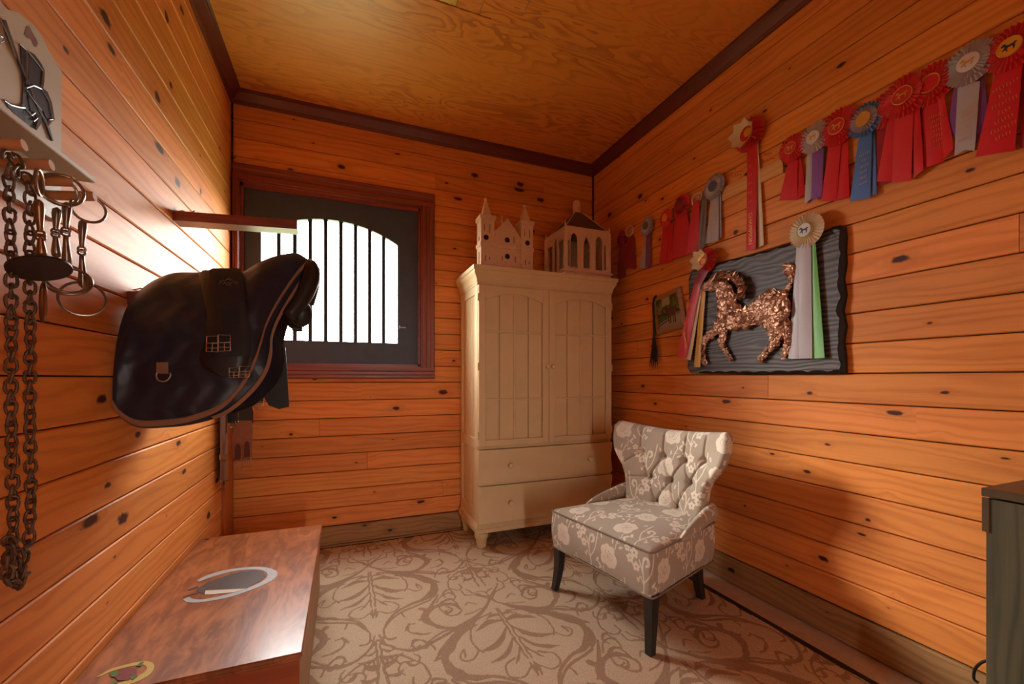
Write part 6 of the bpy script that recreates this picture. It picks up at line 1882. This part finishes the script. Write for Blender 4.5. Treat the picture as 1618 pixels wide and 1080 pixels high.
for i in range(nn_):
    for j in range(nn_):
        u, v = i / (nn_ - 1), j / (nn_ - 1)
        p_ = (q[0] * (1 - u) + q[1] * u) * (1 - v) + (q[3] * (1 - u) + q[2] * u) * v
        Pg[i, j] = (p_[0], -0.013, p_[2])
        c_ = np.array(lin(52, 52, 30))
        for (bu, bv, br, bt_) in blot:
            if (u - bu) ** 2 + (v - bv) ** 2 < br * br * 0.5: c_ = np.array(lin(60 + 60 * bt_, 62 + 60 * bt_, 28 + 30 * bt_))
        if v > 0.72 and 0.25 < u < 0.6: c_ = c_ * 0.4 + np.array(lin(196, 180, 130)) * 0.6
        if v < 0.42: c_ = np.array(lin(92, 110, 48)) if u < 0.45 else np.array(lin(120, 104, 84))
        if v < 0.24 + 0.12 * u: c_ = np.array(lin(150, 138, 124))
        if u < 0.5 and v < 0.55:
            for k_ in range(4):
                if abs(v - (0.14 + 0.09 * k_ + 0.22 * u)) < 0.018: c_ = np.array(lin(52, 44, 22))
        if ((u - 0.6) / 0.19) ** 2 + ((v - 0.50) / 0.15) ** 2 < 1: c_ = np.array(lin(96, 56, 36))
        if ((u - 0.42) / 0.07) ** 2 + ((v - 0.62) / 0.13) ** 2 < 1: c_ = np.array(lin(82, 46, 30))
        for lx in (0.47, 0.54, 0.66, 0.73):
            if abs(u - lx) < 0.022 and 0.12 < v < 0.42: c_ = np.array(lin(74, 42, 28))
        Cg[i, j] = c_
pm = grid_mesh('photograph', Pg)
ca = pm.color_attributes.new('picture', 'FLOAT_COLOR', 'POINT')
ca.data.foreach_set('color', np.concatenate([Cg, np.ones((nn_, nn_, 1))], -1).astype(np.float32).reshape(-1))
mph = NT('printed_photograph')
mph.set(color=mph.n('ShaderNodeAttribute', attribute_name='picture').outputs['Color'], rough=0.25)
fw_.add(pm, 'photograph', mph.m, None, 'all')
tw = Wall('horsehair_tassel', 'black horsehair tassel hanging from the left side of the picture frame', 'tassel', 1033, 470, 0.02)
M_HAIR = plain('black_horsehair', (14, 12, 12), 0.5)
tw.add(MB().tube([tw.L(x, y, 0.022) for x, y in ((1037, 467), (1034, 470), (1032, 480), (1033, 500), (1034, 525), (1033, 545))], [0.006, 0.008, 0.008, 0.008, 0.009, 0.010], 8), 'braid', M_HAIR, None, 'all')
hb = MB()
for k_ in range(70):
    x0 = 1033 + rr.uniform(-1.5, 2); x1 = 1033 + rr.uniform(-6, 8); y1 = rr.uniform(562, 586)
    hb.tube([tw.L(x0, 535 + rr.uniform(-4, 4), 0.022 + rr.uniform(-.008, .012)), tw.L((x0 + x1) / 2 + rr.uniform(-2, 2), 555, 0.022 + rr.uniform(-.01, .018)), tw.L(x1 - 1.5 + rr.uniform(-1, 1), y1, 0.02 + rr.uniform(-.008, .014))], [0.0030, 0.0028, 0.0005], 4)
ho = tw.add(hb, 'hair', M_HAIR); ho['kind'] = 'stuff'

# ================================================================== dark cabinet at the right edge, its cable, a dry leaf
CX, CYF, CZ = 1.72, 0.632, 0.8825
M_GRN = wood('dark_green_brown_laminate', (98, 98, 76), (60, 66, 52), knots=False, rough=0.45, coat=0.15, grain=1.2)
M_TOPB = plain('dark_brown_top', (92, 78, 58), 0.4, var=0.2, scale=20)
C0 = Vector((1.9, 0.3, 0))
cab = thing('dark_cabinet', 'dark green-brown cabinet standing against the right wall at the frame edge', 'cabinet', C0)
sb_ = board_mesh(CZ - 0.06, 0.62, 0.02, 0.002).build('side_panel', M_GRN, cab)
sb_.location = (CX - C0[0], CYF - 0.004 - 0.31 - C0[1], 0.03); sb_.rotation_euler = (0, -math.pi / 2, -math.pi / 2)
def kp(mb, name, mat):
    o = mb.build(name, mat); o.data.transform(Matrix.Translation(-C0)); o.parent = cab
    return o
kp(MB().cbox((CX - 0.003, 0.0, CZ - 0.024), (XR - 0.012, CYF + 0.003, CZ), 0.002), 'top', M_TOPB)
kp(MB().cbox((CX + 0.021, CYF - 0.022, 0.0), (XR - 0.014, CYF - 0.004, CZ - 0.025), 0.002), 'back_panel', M_GRN)
kp(MB().cbox((CX + 0.021, 0.004, 0.0), (XR - 0.014, 0.022, CZ - 0.025), 0.002), 'door', M_GRN)
kp(MB().cbox((CX + 0.021, 0.024, 0.04), (XR - 0.014, CYF - 0.024, 0.06), 0.002), 'shelf', M_GRN)
kp(MB().cbox((CX - 0.004, CYF - 0.014, CZ - 0.125), (CX + 0.004, CYF + 0.001, CZ - 0.027), 0.001), 'corner_plate', M_TOPB)
cb = MB().tube(crom([tuple(p_) for p_ in (on(0, 2.06, 1546, 1078), on(0, 2.06, 1539, 1072), on(0, 2.06, 1540, 1058), on(0, 2.06, 1548, 1048), on(0, 2.06, 1560, 1043), on(0, 2.06, 1575, 1043))], 5), 0.0045, 8).build('power_cable', M_WIRE, None, 'all')
tag(cb, 'black cable looping out behind the dark cabinet near the baseboard', 'cable')
lf = MB()
pts = [on(2, 0.001, 1120 + x / 3.249, 840 + y / 3.249) for x, y in ((985, 715), (1005, 712), (1020, 728), (1040, 735), (1062, 748), (1050, 756), (1025, 748), (1000, 742))]
lf.add([(p_[0], p_[1], 0.0012 + 0.006 * ((i * 37) % 5) / 5) for i, p_ in enumerate(pts)], [tuple(range(8))])
lo = lf.build('dry_leaf', plain('dry_leaf', (176, 132, 84), 0.8, var=0.3, scale=90))
sol = lo.modifiers.new('thickness', 'SOLIDIFY'); sol.thickness = 0.0012
tag(lo, 'small torn dry leaf lying on the concrete strip by the right wall', 'leaf')
